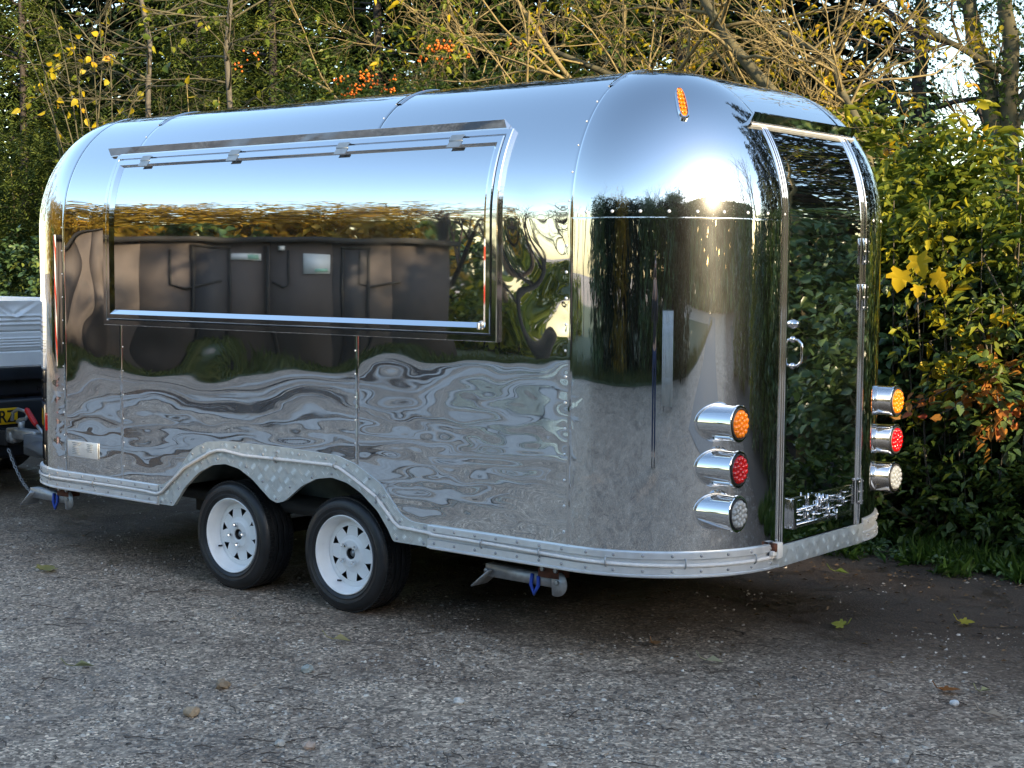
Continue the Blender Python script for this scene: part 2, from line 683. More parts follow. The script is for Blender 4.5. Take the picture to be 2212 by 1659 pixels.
# far side
m = MB(); m.grid(patch(B4 - .02, B5, 40, .46, WTOP, 40, 0, dome_disp)); m.build('body_panel', M['steel'], trailer, smooth=True)
# roof sheet
rs = np.concatenate([np.linspace(0, SA, 4)[:-1], np.linspace(SA, B2, 6)[:-1], np.linspace(B2, B3, 3)[:-1], np.linspace(B3, B4, 6)[:-1],
                     np.linspace(B4, B5, 4)[:-1], np.linspace(B5, B6, 6)[:-1], np.linspace(B6, B7, 3)[:-1], np.linspace(B7, PER, 6)[:-1]])
m = MB(); m.add(S(rs, np.full(len(rs), WTOP), 0.003), [tuple(range(len(rs)))]); m.build('roof_panel', M['steel'], trailer)

# lap strips over the roof joints (broad bright bands)
for x in (-3.525, -1.80, -TR):
    m = MB()
    w = np.linspace(zw(2.34), WTOP, 14)
    for o in ((-.016, .0), (.016, .0)): pass
    Pa = np.stack([S(np.full(14, sx(x) + k_), w, h_) for k_, h_ in ((-.017, .001), (-.015, .005), (.015, .005), (.017, .001))], 0)
    m.grid(Pa); m.build('roof_strip', M['steel_trim'], trailer, smooth=True)

# rivets along the sheet joints: tiny, joined
m = MB()
for x in (-4.035, -3.51):
    for z in np.arange(.55, 1.25 if x > -3.9 else 1.9, .125): rivet_on(m, sx(x), z, .0045, .0022, .001)
for z in np.arange(.8, 1.25, .105): rivet_on(m, sx(-1.813), z, .005, .0025, .001)
for z in RIV_Z: rivet_on(m, sx(-.63), z, .007, .003, .0)
for w in np.arange(1.86, WTOP, .11):
    for x in (-3.54, -1.815, -.622): rivet_on(m, sx(x), w, .0045, .0022, .002)
for k in range(9): rivet_on(m, SA + .07 + k * .112, TZS + .02, .007, .003, .0026)
for k in range(7): rivet_on(m, yb + .06 + k * .13, TZS + .02, .007, .003, .0026)
m.build('rivets', M['alu'], trailer, smooth=True, kind='stuff')

# underside and chassis
m = MB()
m.box((-2.33, 1.0, .42), (4.3, 1.66, .05)); m.box((-.62, 1.0, .42), (1.0, 1.1, .05)); m.box((-4.05, 1.0, .42), (1.0, 1.2, .05))
m.box((-.60, .62, .425), (.6, .7, .03)); m.box((-.60, 1.4, .425), (.6, .7, .03))
for y in (.42, 1.58): m.box((-2.33, y, .375), (4.0, .06, .06))
for x in (-4.1, -3.35, -1.2, -.45): m.box((x, 1.0, .385), (.06, 1.2, .05))
for x in (-2.71, -1.93): m.box((x, 1.0, .27), (.06, 1.55, .06))
m.box((-3.2, .55, .31), (.5, .25, .07))
m.build('chassis', M['under'], trailer)
m = MB()
xs = np.linspace(-3.15, -1.5, 60)
tz = np.clip(arch_in(xs) + .10, .46, .75)
for y0, y1 in ((.006, .40), (1.994, 1.60)):
    m = MB()
    m.grid(np.stack([np.stack([xs, np.full(60, y0), tz], -1), np.stack([xs, np.full(60, y1), tz], -1), np.stack([xs, np.full(60, y1), np.full(60, .36)], -1)], 1))
    m.build('wheel_arch_liner', M['liner'], trailer)

# chequer-plate arch trim, with five-bar relief
xs = np.unique(np.concatenate([np.linspace(-3.22, -1.362, 260), np.linspace(-3.105, -3.07, 20), np.linspace(-1.61, -1.57, 20)]))
m = MB()
lo, hi = arch_in(xs), arch_out(xs)
u = np.linspace(0, 1, 5)
Z = lo[:, None] + (hi - lo)[:, None] * u[None]
Pf = np.stack([np.repeat(xs[:, None], 5, 1), np.full(Z.shape, -.006), Z], -1)
m.grid(Pf)
m.grid(np.stack([np.stack([xs, np.full(len(xs), y), hi], -1) for y in (-.006, .001)], 1))
m.grid(np.stack([np.stack([xs, np.full(len(xs), y), lo], -1) for y in (-.006, .012)], 1))
for x0, k in ((-3.22, 0), (-1.362, -1)): m.grid(np.stack([np.stack([np.full(2, x0), np.full(2, y), [lo[k], hi[k]]], -1) for y in (-.006, .001)], 1))
arch = m.build('arch_trim', M['tread'], trailer)


def bars(mb, region, x0, x1, z0, z1, place, cell=.047):
    r = np.random.RandomState(2)
    for i, x in enumerate(np.arange(x0, x1, cell)):
        for j, z in enumerate(np.arange(z0, z1, cell)):
            sgn = 1 if (i + j) % 2 else -1
            dx, dz = math.cos(PI / 4) * sgn, math.sin(PI / 4)
            ox, oz = -dz * sgn, dx * sgn
            for k in range(-2, 3):
                c = (x + ox * k * .0072, z + oz * k * .0072)
                L, wd = .0165, .0024
                if not (region(c[0] - dx * L, c[1] - dz * L) and region(c[0] + dx * L, c[1] + dz * L)): continue
                e = [(c[0] - dx * L, c[1] - dz * L, 0), (c[0] + dx * L, c[1] + dz * L, 0), (c[0] + ox * wd, c[1] + oz * wd, 0), (c[0] - ox * wd, c[1] - oz * wd, 0),
                     (c[0] - dx * L * .55, c[1] - dz * L * .55, .0018), (c[0] + dx * L * .55, c[1] + dz * L * .55, .0018)]
                mb.add([place(*q) for q in e], [(0, 2, 4), (2, 5, 4), (2, 1, 5), (0, 4, 3), (3, 4, 5), (3, 5, 1)])


m = MB()
bars(m, lambda x, z: -3.21 < x < -1.37 and arch_in(x) + .006 < z < arch_out(x) - .006, -3.2, -1.37, .40, .75, lambda x, z, h: (x, -.0062 - h, z))
m.build('tread_bars', M['bar'], arch, kind='stuff')

# small round-head rivets share one mesh
m = MB()
m.lathe([(.0070, 0), (.0067, -.002), (.0054, -.0036), (.003, -.0046), (.0004, -.005)], 10, 'y')
riv0 = m.build('rivet', M['rivet'], arch, smooth=True)


def place_rivet(o, p, n):
    """o's mesh has its base at the trailer origin"""
    q = Vector((0, -1, 0)).rotation_difference(Vector(n))
    b = Matrix.Translation(Vector(p) - Vector(TORG)) @ q.to_matrix().to_4x4() @ Matrix.Translation(Vector(TORG))
    o.matrix_basis = b


first = True
arch_rivets = [(-3.12, .40), (-3.06, .475), (-3.10, .50), (-2.99, .55), (-2.95, .66), (-2.87, .70), (-2.88, .62), (-2.76, .65), (-2.63, .72), (-2.55, .63), (-2.43, .70),
               (-2.43, .57), (-2.335, .495), (-2.24, .56), (-2.33, .72), (-2.18, .72), (-2.09, .62), (-2.0, .715), (-1.96, .648), (-1.86, .70), (-1.79, .63), (-1.72, .65),
               (-1.63, .575), (-1.68, .545), (-1.60, .475), (-1.55, .395), (-1.53, .475), (-1.385, .465), (-1.39, .393), (-3.2, .395), (-3.2, .468)]
for x, z in arch_rivets:
    if first: o = riv0; first = False
    else:
        o = riv0.copy(); COL.objects.link(o)
    place_rivet(o, (x, -.006, z), (0, -1, 0))

# aluminium double rail round the skirt
prof = [(.001, .478), (.013, .478), (.015, .475), (.015, .450), (.012, .4475), (.0055, .4465), (.0055, .4205), (.012, .4195), (.0155, .417), (.0155, .388), (.019, .385), (.019, .379), (.001, .377), (.001, .372)]


def rail(s0, s1, n, name='skirt_rail'):
    m = MB()
    s_ = np.linspace(s0, s1, n)
    for a, b in zip(prof[:-1], prof[1:]):
        m.grid(np.stack([S(s_, np.full(n, a[1]), a[0]), S(s_, np.full(n, b[1]), b[0])], 1))
    for k in (0, -1):
        m.add([S(s_[k], np.array(q[1]), q[0]) for q in prof], [tuple(range(len(prof)))])
    return m.build(name, M['alu'], trailer, angle=30)


rail_f = rail(-SC - SRR - SC, sx(-3.22) - .002, 90)
rail_r = rail(sx(-1.362) + .002, sy(.612), 80)
rail_far = rail(yb, B5, 90)
for s0, s1, par in ((-SC, sx(-3.24), rail_f), (sx(-1.32), sy(.56), rail_r), (yb + .05, B4, rail_far)):
    k = 0
    for s_ in np.arange(s0, s1, .115):
        for z in (.463, .402):
            o = riv0.copy(); COL.objects.link(o); o.parent = par
            place_rivet(o, S(s_, z, .0148), Snorm(s_, z))
        k += 1

# clear rope light lying in the rail, and over the arch
tp = [(-3.278, .434), (-3.217, .433), (-3.18, .447), (-3.001, .587), (-2.80, .680), (-2.74, .695), (-2.69, .697), (-2.554, .684), (-2.31, .687), (-1.955, .690), (-1.90, .680), (-1.807, .64), (-1.669, .572),
      (-1.56, .470), (-1.525, .450), (-1.362, .445)]
pts = []
for s_ in np.linspace(-SC * .98, sx(-3.30), 40):
    pts.append(S(s_, .434 + .004 * math.sin(s_ * 3.1), .016))
for x, z in tp: pts.append(np.array((x, -.017, z)))
for s_ in np.linspace(sx(-1.32), sy(.585), 60):
    pts.append(S(s_, .434 + .007 * math.sin(s_ * 2.6 + .6) - .003, .016))
m = MB(); m.tube(pts, .0085, 8)
tl = m.build('rope_light', M['tube_clear'], trailer, smooth=True)
m = MB()
for s_ in (-.6, -.1, .3):
    m.tube([S(s_, .452, .017), S(s_, .446, .026), S(s_, .422, .026), S(s_, .416, .017)], .003, 6)
for s_ in np.arange(sx(-1.05), sy(.5), .31):
    m.tube([S(s_, .452, .017), S(s_, .446, .027), S(s_, .422, .027), S(s_, .414, .017)], .0035, 6)
for x, z in ((-2.33, .687), (-1.93, .69), (-1.66, .567)):
    m.tube([(x, -.008, z + .018), (x, -.027, z + .008), (x, -.027, z - .008), (x, -.008, z - .018)], .003, 6)
m.build('clips', M['galv'], tl, kind='stuff')
m = MB()
c = S(sy(.585), .452, .022)
m.box(c, (.034, .044, .066), bev=.005); m.box(c + np.array((.001, -.034, -.008)), (.02, .03, .02), bev=.003)
cap = m.build('light_end_cap', M['white_plastic'], tl)
m = MB(); m.box(c + np.array((.0, -.03, .016)), (.03, .012, .034)); m.build('cap_bracket', M['rust'], tl)

# chequer plate under the door
m = MB()
y0, y1 = .612, 1.388
m.box((.006, (y0 + y1) / 2, (.374 + .462) / 2), (.016, y1 - y0, .088), bev=.002)
dp = m.build('door_kick_plate', M['tread'], trailer)
m = MB()
bars(m, lambda y, z: y0 + .004 < y < y1 - .004 and .378 < z < .458, y0 + .02, y1, .39, .462, lambda y, z, h: (.0142 + h, y, z))
m.build('tread_bars', M['tread'], dp, kind='stuff')

# ------------------------------------------------------------------ serving hatch
HX0, HX1, HZ0, HZ1 = -3.645, -.975, 1.287, 2.166


def ring_mesh(mb, x0, x1, w0, w1, levels, nx=40, nw=46):
    def ring(ins, h, top=None):
        a, b, c, d_ = sx(x0 + ins), sx(x1 - ins), w0 + ins, w1 - (ins if top is None else top)
        s_ = np.concatenate([np.linspace(a, b, nx), np.full(nw, b), np.linspace(b, a, nx), np.full(nw, a)])
        w_ = np.concatenate([np.full(nx, c), np.linspace(c, d_, nw), np.full(nx, d_), np.linspace(d_, c, nw)])
        return S(s_, w_, h)
    for l0, l1 in zip(levels[:-1], levels[1:]):
        A, B = ring(*l0), ring(*l1)
        n = len(A)
        seg = [(0, nx), (nx, nx + nw), (nx + nw, 2 * nx + nw), (2 * nx + nw, n)]
        for a, b in seg:
            mb.grid(np.stack([A[a:b], B[a:b]], 1))


W0, W1 = HZ0, zw(HZ1)
m = MB()
ring_mesh(m, HX0, HX1, W0, W1, [(0, 0), (0, .016), (.003, .020), (.026, .020), (.030, .010)])
hf = m.build('hatch_surround', M['steel_trim'], trailer, angle=28)
m = MB()
ring_mesh(m, HX0 + .030, HX1 - .030, W0 + .03, W1 - .03, [(0, .0104), (.004, .0104)])
m.build('rubber_seal', M['black'], hf)
m = MB()
ring_mesh(m, HX0 + .034, HX1 - .034, W0 + .034, W1 - .034, [(0, .004), (0, .020), (.003, .023, .003), (.024, .023, .030), (.046, .007, .0365)])
hatch = m.build('hatch_frame', M['steel_trim'], trailer, angle=28)
m = MB()
m.grid(patch(sx(HX0 + .079), sx(HX1 - .079), 120, W0 + .079, W1 - .070, 110, .0066, hatch_disp, roll=0))
m.build('hatch_panel', M['steel'], hatch, smooth=True)
for x, w in ((-3.386, 0), (-2.70, 0), (-1.955, 0), (-1.27, 0)):
    m = MB()
    for wa, wb in ((zw(2.150), zw(2.127)), (zw(2.123), zw(2.098))):
        q = np.stack([S(sx(np.array([x - .034, x + .040])), np.full(2, wa), .0245), S(sx(np.array([x - .042, x + .032])), np.full(2, wb), .0245)], 0)
        q2 = q - np.array([0, -.004, -.002])
        m.grid(q)
    m.tube([S(sx(x - .036), zw(2.125), .024), S(sx(x + .036), zw(2.125), .024)], .003, 8)
    hg = m.build('hinge', M['hinge'], hatch)
m = MB()
m.tube([S(sx(HX1 - .075), 1.362, .024), S(sx(HX1 - .075), 1.362, .034)], [.014, .012], 12); m.box((HX1 - .085, -.034, 1.352), (.012, .01, .03), bev=.003)
m.build('hatch_catch', M['galv'], hatch)
# rain gutter over the hatch
m = MB()
n = 40
gx = np.linspace(-3.72, -1.018, n)
cs = [(.002, zw(2.168) - W1, 0)]
def gut(s_, prof_, w):
    return np.stack([S(s_, np.full(len(s_), w + b), a) for a, b in prof_], 1)
pf = [(.001, .0), (.0115, -.002), (.0125, .001), (.0475, .0222), (.0465, .0248), (.006, .026), (.001, .028)]
Pg = gut(sx(gx), pf, zw(2.168))
for k in range(len(pf) - 1): m.grid(Pg[:, k:k + 2])
for k in (0, -1): m.add(Pg[k], [tuple(range(len(pf)))])
m.build('rain_gutter', M['steel_trim'], trailer, angle=28)

# ------------------------------------------------------------------ rear door
DW1 = zw(2.175)
m = MB()
m.grid(patch(sy(.655), sy(1.330), 40, .468, DW1, 120, .004, lambda s, w: .00010 * nC(s, w), roll=.002))
door = m.build('door', M['steel'], trailer, smooth=True)
wv = np.concatenate([np.linspace(.464, TZS, 30), np.linspace(TZS, DW1, 22)[1:]])


def strip(mb, ya_, yb_, h, bev=.003):
    pf_ = [(ya_, -.004), (ya_, h - bev), (ya_ + bev, h), (yb_ - bev, h), (yb_, h - bev), (yb_, -.004)]
    for (a, ha), (b, hb) in zip(pf_[:-1], pf_[1:]):
        mb.grid(np.stack([S(np.full(len(wv), sy(a)), wv, ha), S(np.full(len(wv), sy(b)), wv, hb)], 1))
    mb.add([S(sy(a), wv[0], ha) for a, ha in pf_], [tuple(range(6))])


for a, b, h in ((.612, .618, .008), (.627, .633, .010), (.648, .654, .008)):
    m = MB(); strip(m, a, b, h); m.build('door_jamb', M['steel_trim'], trailer, angle=30)
m = MB()
strip(m, .618, .627, .003); strip(m, .633, .648, .002)
m.build('door_seal', M['black'], trailer)
m = MB(); strip(m, 1.316, 1.330, .008, .004); m.build('door_edge', M['steel_trim'], door, angle=30)
m = MB(); strip(m, 1.335, 1.386, .013, .012); m.build('door_jamb', M['steel_trim'], trailer, angle=30)
m = MB(); strip(m, 1.330, 1.335, .004); m.build('door_seal', M['black'], trailer)
m = MB(); m.tube(S(np.full(len(wv), sy(1.342)), wv, .016), .004, 6); m.build('hinge_pin', M['steel_trim'], door, smooth=True)
for z in (1.68, 1.478, .612):
    m = MB()
    m.box((.0165, 1.345, z), (.006, .055, .115), bev=.002)
    m.tube([(.022, 1.345, z - .0575), (.022, 1.345, z + .0575)], .007, 8)
    hgd = m.build('hinge', M['steel_trim'], door, angle=35)
    m = MB()
    for dy in (-.018, .018):
        for dz in (-.045, 0, .045): m.lathe([(.005, 0), (.004, .002), (.0005, .0028)], 8, 'x', (.0195, 1.345 + dy, z + dz))
    m.build('screws', M['galv'], door, smooth=True, kind='stuff')
m = MB(); m.lathe([(.020, .004), (.020, .010), (.016, .018), (.014, .028), (.010, .031), (.0005, .032)], 20, 'x', (0, .716, 1.373)); lk = m.build('door_lock', M['chrome'], door, angle=40)
m = MB()
hz0, hz1 = 1.200, 1.310
m.tube([(.006, .716, hz1), (.028, .716, hz1 - .003), (.044, .716, hz1 - .018), (.046, .716, hz1 - .034), (.046, .716, hz0 + .034), (.044, .716, hz0 + .018), (.028, .716, hz0 + .003), (.006, .716, hz0)], .0062, 10)
for z in (hz0, hz1): m.lathe([(.014, .004), (.014, .010), (.010, .014), (.001, .015)], 14, 'x', (0, .716, z))
m.build('door_handle', M['chrome'], door, smooth=True)
# number-plate holder: a bare polished pressing
m = MB()
py0, py1, pz0, pz1 = .704, 1.268, .522, .648
m.box((.008, (py0 + py1) / 2, (pz0 + pz1) / 2), (.010, py1 - py0, pz1 - pz0), bev=.003)
pl = m.build('plate_holder', M['chrome'], door, angle=30)
m = MB()
yy = np.linspace(py0 + .05, py1 - .012, 90); zz = np.linspace(pz0 + .012, pz1 - .012, 30)
Yg, Zg = np.meshgrid(yy, zz, indexing='ij')
q = np.random.RandomState(4)
st = np.zeros_like(Yg)
for k in range(26):
    a, b = q.uniform(py0 + .05, py1 - .02), q.uniform(.008, .03)
    c_, d_ = q.uniform(pz0, pz1), q.uniform(.008, .05)
    st += q.uniform(-.003, .003) * (np.abs(Yg - a) < b) * (np.abs(Zg - c_) < d_)
m.grid(np.stack([.0165 + st, Yg, Zg], -1)); m.build('pressed_plate', M['chrome'], door)
m = MB()
for k in range(34):  # random ribs added to catch the sky as bright lines
    yc, zc = q.uniform(py0 + .07, py1 - .03), q.uniform(pz0 + .02, pz1 - .02)
    if q.uniform() < .55: m.tube([(.021, yc, zc - q.uniform(.010, .035)), (.021, yc, zc + q.uniform(.010, .035))], .0035, 6)
    else: m.tube([(.021, yc - q.uniform(.015, .07), zc), (.021, yc + q.uniform(.015, .07), zc)], .0030, 6)
m.tube([(.020, py0 + .045, pz0 + .075), (.020, py1 - .01, pz0 + .082)], .0035, 6); m.tube([(.020, py0 + .045, pz0 + .014), (.020, py1 - .01, pz0 + .014)], .004, 6)
m.build('sky_catch_ribs', M['steel_trim'], door, smooth=True, kind='stuff')
m = MB(); m.box((.018, py0 + .022, (pz0 + pz1) / 2), (.016, .03, pz1 - pz0 + .004), bev=.004)
m.box((.015, (py0 + py1) / 2, pz0 + .004), (.009, py1 - py0 - .004, .008), bev=.002); m.build('plate_clamp', M['chrome'], door, angle=30)
# gutter over the door
m = MB()
g = np.linspace(sy(.607) - .095, sy(1.393) + .04, 40)
pf = [(.001, .0), (.010, .0), (.014, .004), (.052, .020), (.053, .024), (.046, .025), (.008, .016), (.001, .016)]
Pg = gut(g, pf, zw(2.178))
for k in range(len(pf) - 1): m.grid(Pg[:, k:k + 2])
for k in (0, -1): m.add(Pg[k], [tuple(range(len(pf)))])
gt = m.build('rain_gutter', M['steel_trim'], trailer, angle=28)
m = MB(); pf = [(.004, -.011), (.016, -.010), (.018, -.002), (.004, .0)]; Pg = gut(g, pf, zw(2.178))  # brushed lip added to catch the sun as a bright lower edge
for k in range(3): m.grid(Pg[:, k:k + 2])
m.build('gutter_lip', M['alu'], gt)

# ------------------------------------------------------------------ lamps
def led_face(mb, r, n_rings=((0, 1), (.42, 6), (.80, 12)), x=0.0):
    for rr, k in n_rings:
        for j in range(k):
            a = 2 * PI * j / k + rr
            c_ = (x, r * rr * math.cos(a), r * rr * math.sin(a))
            mb.lathe([(.0145, 0), (.012, .006), (.006, .0095), (.0006, .0105)], 8, 'x', c_)


LX, LYN = .012, .285
hsg = lens = None
lamp_rows = [(.992, 'amber', 'amber rear lamp in a chrome tube'), (.812, 'red', 'red rear lamp in a chrome tube'), (.636, 'clear', 'clear rear lamp in a chrome tube')]
for side in (0, 1):
    for z, mk, lab in lamp_rows:
        y = LYN if side == 0 else TW - LYN
        m = MB()
        m.lathe([(.070, -.40), (.070, -.012), (.0745, -.010), (.0745, -.001), (.0715, .001), (.0635, .001), (.0635, -.014)], 36, 'x', (LX, y, z))
        h = m.build('lamp_housing', M['chrome'], trailer, angle=32)
        h['label'] = lab + (' on the near rear corner' if side == 0 else ' on the far rear corner')
        # collar ring where the tube meets the body
        a = np.linspace(0, 2 * PI, 49)
        yy_, zz_ = y + .0735 * np.cos(a), z + .0735 * np.sin(a)
        dyc = (TR - yy_) if side == 0 else (yy_ - (TW - TR))
        xx_ = -TR + np.sqrt(np.maximum(0, TR ** 2 - dyc ** 2))
        m = MB(); m.tube(np.stack([xx_, yy_, zz_], -1), .0048, 6, cap=False)
        m.build('lamp_collar', M['chrome'], h, smooth=True)
        m = MB()
        m.lathe([(.0565, -.012), (.0565, .002), (.054, .005), (.0006, .005)], 28, 'x', (LX, y, z))
        for rr, k in ((0, 1), (.42, 6), (.80, 12)):
            for j in range(k):
                a = 2 * PI * j / k + rr
                m.lathe([(.0130, .004), (.0110, .0105), (.006, .0140), (.0006, .0150)], 8, 'x', (LX, y + .053 * rr * math.cos(a), z + .053 * rr * math.sin(a)))
        m.build('lamp_lens', M[mk], h, angle=50)
        m = MB(); m.lathe([(.0640, -.010), (.0640, .0035), (.061, .006), (.0570, .0045), (.0570, -.010)], 28, 'x', (LX, y, z)); m.build('grommet', M['rubber'], h, angle=40)

# side marker lamp on the dome
p0 = np.array((-.329, .336, 2.302)); p1 = np.array((-.258, .268, 2.191))
ca = SA + TR * math.atan2(.33, .32)
wc0, wc1 = zw(2.195), zw(2.300)
m = MB()
nn = 26
oa = np.linspace(0, 2 * PI, nn, endpoint=False)
hw, hl = .024, (wc1 - wc0) / 2 + .018


def capsule(k, h):
    e = .32
    cxs = np.sign(np.cos(oa)) * np.abs(np.cos(oa)) ** .8 * hw * k
    cys = np.sign(np.sin(oa)) * np.abs(np.sin(oa)) ** .6 * (hl - hw * (1 - k))
    t = ((wc0 + wc1) / 2 - TZS) / MV
    rad = TR - RY * (1 - math.cos(t))
    return S(ca + cxs * TR / rad, (wc0 + wc1) / 2 + cys, h)


rings = [capsule(1.0, 0), capsule(1.0, .012), capsule(.86, .020), capsule(.66, .020), capsule(.62, .014)]
for A, B in zip(rings[:-1], rings[1:]):
    m.grid(np.stack([np.vstack([A, A[:1]]), np.vstack([B, B[:1]])], 1))
mk = m.build('marker_lamp', M['chrome'], trailer, angle=40)
m = MB(); A = capsule(.62, .015); m.add(A, [tuple(range(nn))])
tm = ((wc0 + wc1) / 2 - TZS) / MV
for i in range(2):
    for j in range(6):
        rivet_on(m, ca + (i - .5) * .013 * 1.25, wc0 + (wc1 - wc0) * (j + .5) / 6, .0062, .006, .015)
m.build('marker_lens', M['amber'], mk)

# maker's data plate low on the front of the side
m = MB(); m.box((-3.865, -.0035, .608), (.268, .004, .086), bev=.001); dpl = m.build('data_plate', M['alu'], trailer)
m = MB()
q = np.random.RandomState(8)
for k in range(7):
    z = .640 - k * .0098
    m.box((-3.975 + .06 * q.uniform(.6, 1), -.0065, z), (.08 * q.uniform(.5, 1), .0012, .0035))
for k in range(5): m.box((-3.83 + .03, -.0065, .638 - k * .0095), (.07 * q.uniform(.4, 1), .0012, .003))
m.build('print_lines', simple('grey_print', (.30, .32, .33), .5), dpl, kind='stuff')

# ------------------------------------------------------------------ wheels
def make_wheel(x, y, z, flip=False):
    w = empty('wheel', (x, y, z))
    w.parent = trailer; w.location = Vector((x, y, z)) - Vector(TORG)
    ORG[w] = Vector((0, 0, 0))
    m = MB()
    R0, R1 = .268, .184
    pr = [(R1 - .004, .012), (R1 + .006, .003), (R1 + .016, -.003), (R1 + .018, -.0055), (R1 + .022, -.0055), (R1 + .024, -.0035), (.220, -.0065), (.2215, -.0085), (.226, -.0085), (.2275, -.0065), (.245, -.004), (.258, .006), (.264, .018)]
    tr = []
    for a, b in ((.018, .040), (.046, .072), (.078, .108), (.114, .140), (.146, .168)):
        tr += [(R0 - .001, a), (R0, a + .003), (R0, b - .003), (R0 - .001, b), (R0 - .009, b + .0008), (R0 - .009, b + .0052)]
    pr += tr[:-2] + [(.258, .182), (.245, .192), (.215, .196), (R1, .186), (R1 - .006, .175)]
    m.lathe(pr, 72, 'y')
    for j in range(90):
        a = 2 * PI * j / 90
        for yc, sg in ((.029, 1), (.155, -1)):
            c_ = np.array((math.cos(a) * (R0 + .0005), yc, math.sin(a) * (R0 + .0005)))
            rot = np.array([[math.cos(a), 0, -math.sin(a)], [0, 1, 0], [math.sin(a), 0, math.cos(a)]])
            m.box(c_, (.005, .024, .011), rot)
    m.build('tyre', M['tyre'], w, angle=35)
    m = MB()
    m.lathe([(.1845, .012), (.1865, .004), (.183, .000), (.178, .002), (.1735, .012), (.171, .022), (.168, .034), (.165, .048), (.163, .058), (.157, .064)], 64, 'y')
    rim = m.build('rim', M['white_metal'], w, angle=50)
    # spoked disc with eight cut-outs, apex to the hub
    m = MB()
    rings = [(.026, .050, 0), (.034, .046, 0), (.062, .046, 0), (.070, .051, 0), (.086, .057, 0), (.096, .058, .012), (.110, .059, .085), (.130, .061, .165), (.1325, .0615, 0), (.145, .064, 0), (.159, .066, 0)]
    nsub = 8
    def ringpts(r, yy, hwid):
        out = []
        for k in range(8):
            c0 = 2 * PI * k / 8; c1 = 2 * PI * (k + 1) / 8
            out.append([(r * math.cos(a), yy, r * math.sin(a)) for a in np.linspace(c0 + hwid, c1 - hwid, nsub)])
        return np.array(out)
    prev = None
    for i, (r, yy, hwid) in enumerate(rings):
        cur = ringpts(r, yy, hwid)
        if prev is not None:
            if hwid == 0 and rings[i - 1][2] > 0:
                # close over the wide end: full ring
                full0 = np.vstack([ringpts(rings[i - 1][0] + .0005, rings[i - 1][1], 0).reshape(-1, 3)])
                full0 = np.vstack([full0, full0[:1]])
                c2 = cur.reshape(-1, 3); c2 = np.vstack([c2, c2[:1]])
                m.grid(np.stack([full0, c2], 1))
            elif hwid == 0 and rings[i - 1][2] == 0:
                a_ = prev.reshape(-1, 3); a_ = np.vstack([a_, a_[:1]])
                c2 = cur.reshape(-1, 3); c2 = np.vstack([c2, c2[:1]])
                m.grid(np.stack([a_, c2], 1))
            else:
                for k in range(8): m.grid(np.stack([prev[k], cur[k]], 1))
        prev = cur
    # thickness behind the cut-outs
    m.build('wheel_disc', M['white_metal'], w, angle=40)
    m = MB(); m.lathe([(.135, .085), (.135, .105), (.02, .105)], 24, 'y'); m.lathe([(.0275, .048), (.0275, .08), (.001, .08)], 20, 'y'); m.build('brake_drum', M['under'], w)
    m = MB(); m.lathe([(.019, .08), (.019, .068), (.013, .060), (.0005, .058)], 14, 'y', (.0, 0, -.0)); m.build('hub_cap', M['galv'], w, smooth=True)
    for k in range(4):
        a = PI / 2 * k + .35
        c_ = (.050 * math.cos(a), 0, .050 * math.sin(a))
        m = MB(); m.lathe([(.0115, .048), (.0105, .036), (.0095, .027), (.006, .022), (.0005, .020)], 6, 'y', c_)
        m.build('wheel_nut', M['chrome'], w, angle=30)
    a = R_(220)
    m = MB(); m.tube([(.158 * math.cos(a), .062, .158 * math.sin(a)), (.152 * math.cos(a), .038, .152 * math.sin(a))], .0045, 8); m.build('valve', M['rubber'], w)
    return w


w1 = make_wheel(-2.712, .035, .268)
w2 = make_wheel(-1.928, .035, .268)
w1.rotation_euler = (0, R_(12), 0); w2.rotation_euler = (0, R_(-21), 0)
for x in (-2.712, -1.928):
    c = copy_tree(w1, trailer)
    c.location = Vector((x, TW - .035, .268)) - Vector(TORG); c.rotation_euler = (0, 0, PI)

# ------------------------------------------------------------------ drawbar, coupling, brake lever
m = MB()
for sgn in (-1, 1):
    m.tube([(-4.5, 1.0 + sgn * .42, .36), (-5.78, 1.0 + sgn * .06, .40)], [.075, .05], 4)
m.prism([(-5.80, .345), (-5.22, .29), (-5.22, .45), (-5.80, .475)], .90, 1.10)
m.build('drawbar', M['grey_paint'], trailer)
m = MB()
m.box((-5.93, 1.0, .46), (.34, .09, .07), bev=.012); m.box((-6.06, 1.0, .44), (.10, .10, .10), bev=.03)
m.tube([(-5.98, 1.0, .49), (-5.97, 1.0, .545)], .022, 10)
a = np.linspace(0, 2 * PI, 20)
cpl = m.build('hitch_coupling', M['galv'], trailer)
m = MB()
m.tube([(-6.06, .985, .545), (-6.05, .985, .60), (-5.99, .985, .628), (-5.90, .985, .618), (-5.875, .985, .595), (-5.90, .985, .567), (-5.97, .985, .558), (-6.0, .985, .54)], .012, 8)
m.build('coupling_handle', M['galv'], cpl, smooth=True)
m = MB(); m.tube([(-5.66, .985, .45), (-5.775, .985, .535)], .011, 8); lv = m.build('brake_lever', M['galv'], trailer, smooth=True)
m = MB(); m.tube([(-5.772, .985, .53), (-5.80, .985, .552), (-5.885, .985, .628), (-5.895, .985, .634)], [.014, .019, .019, .012], 10); m.build('lever_grip', M['red_plastic'], lv, smooth=True)


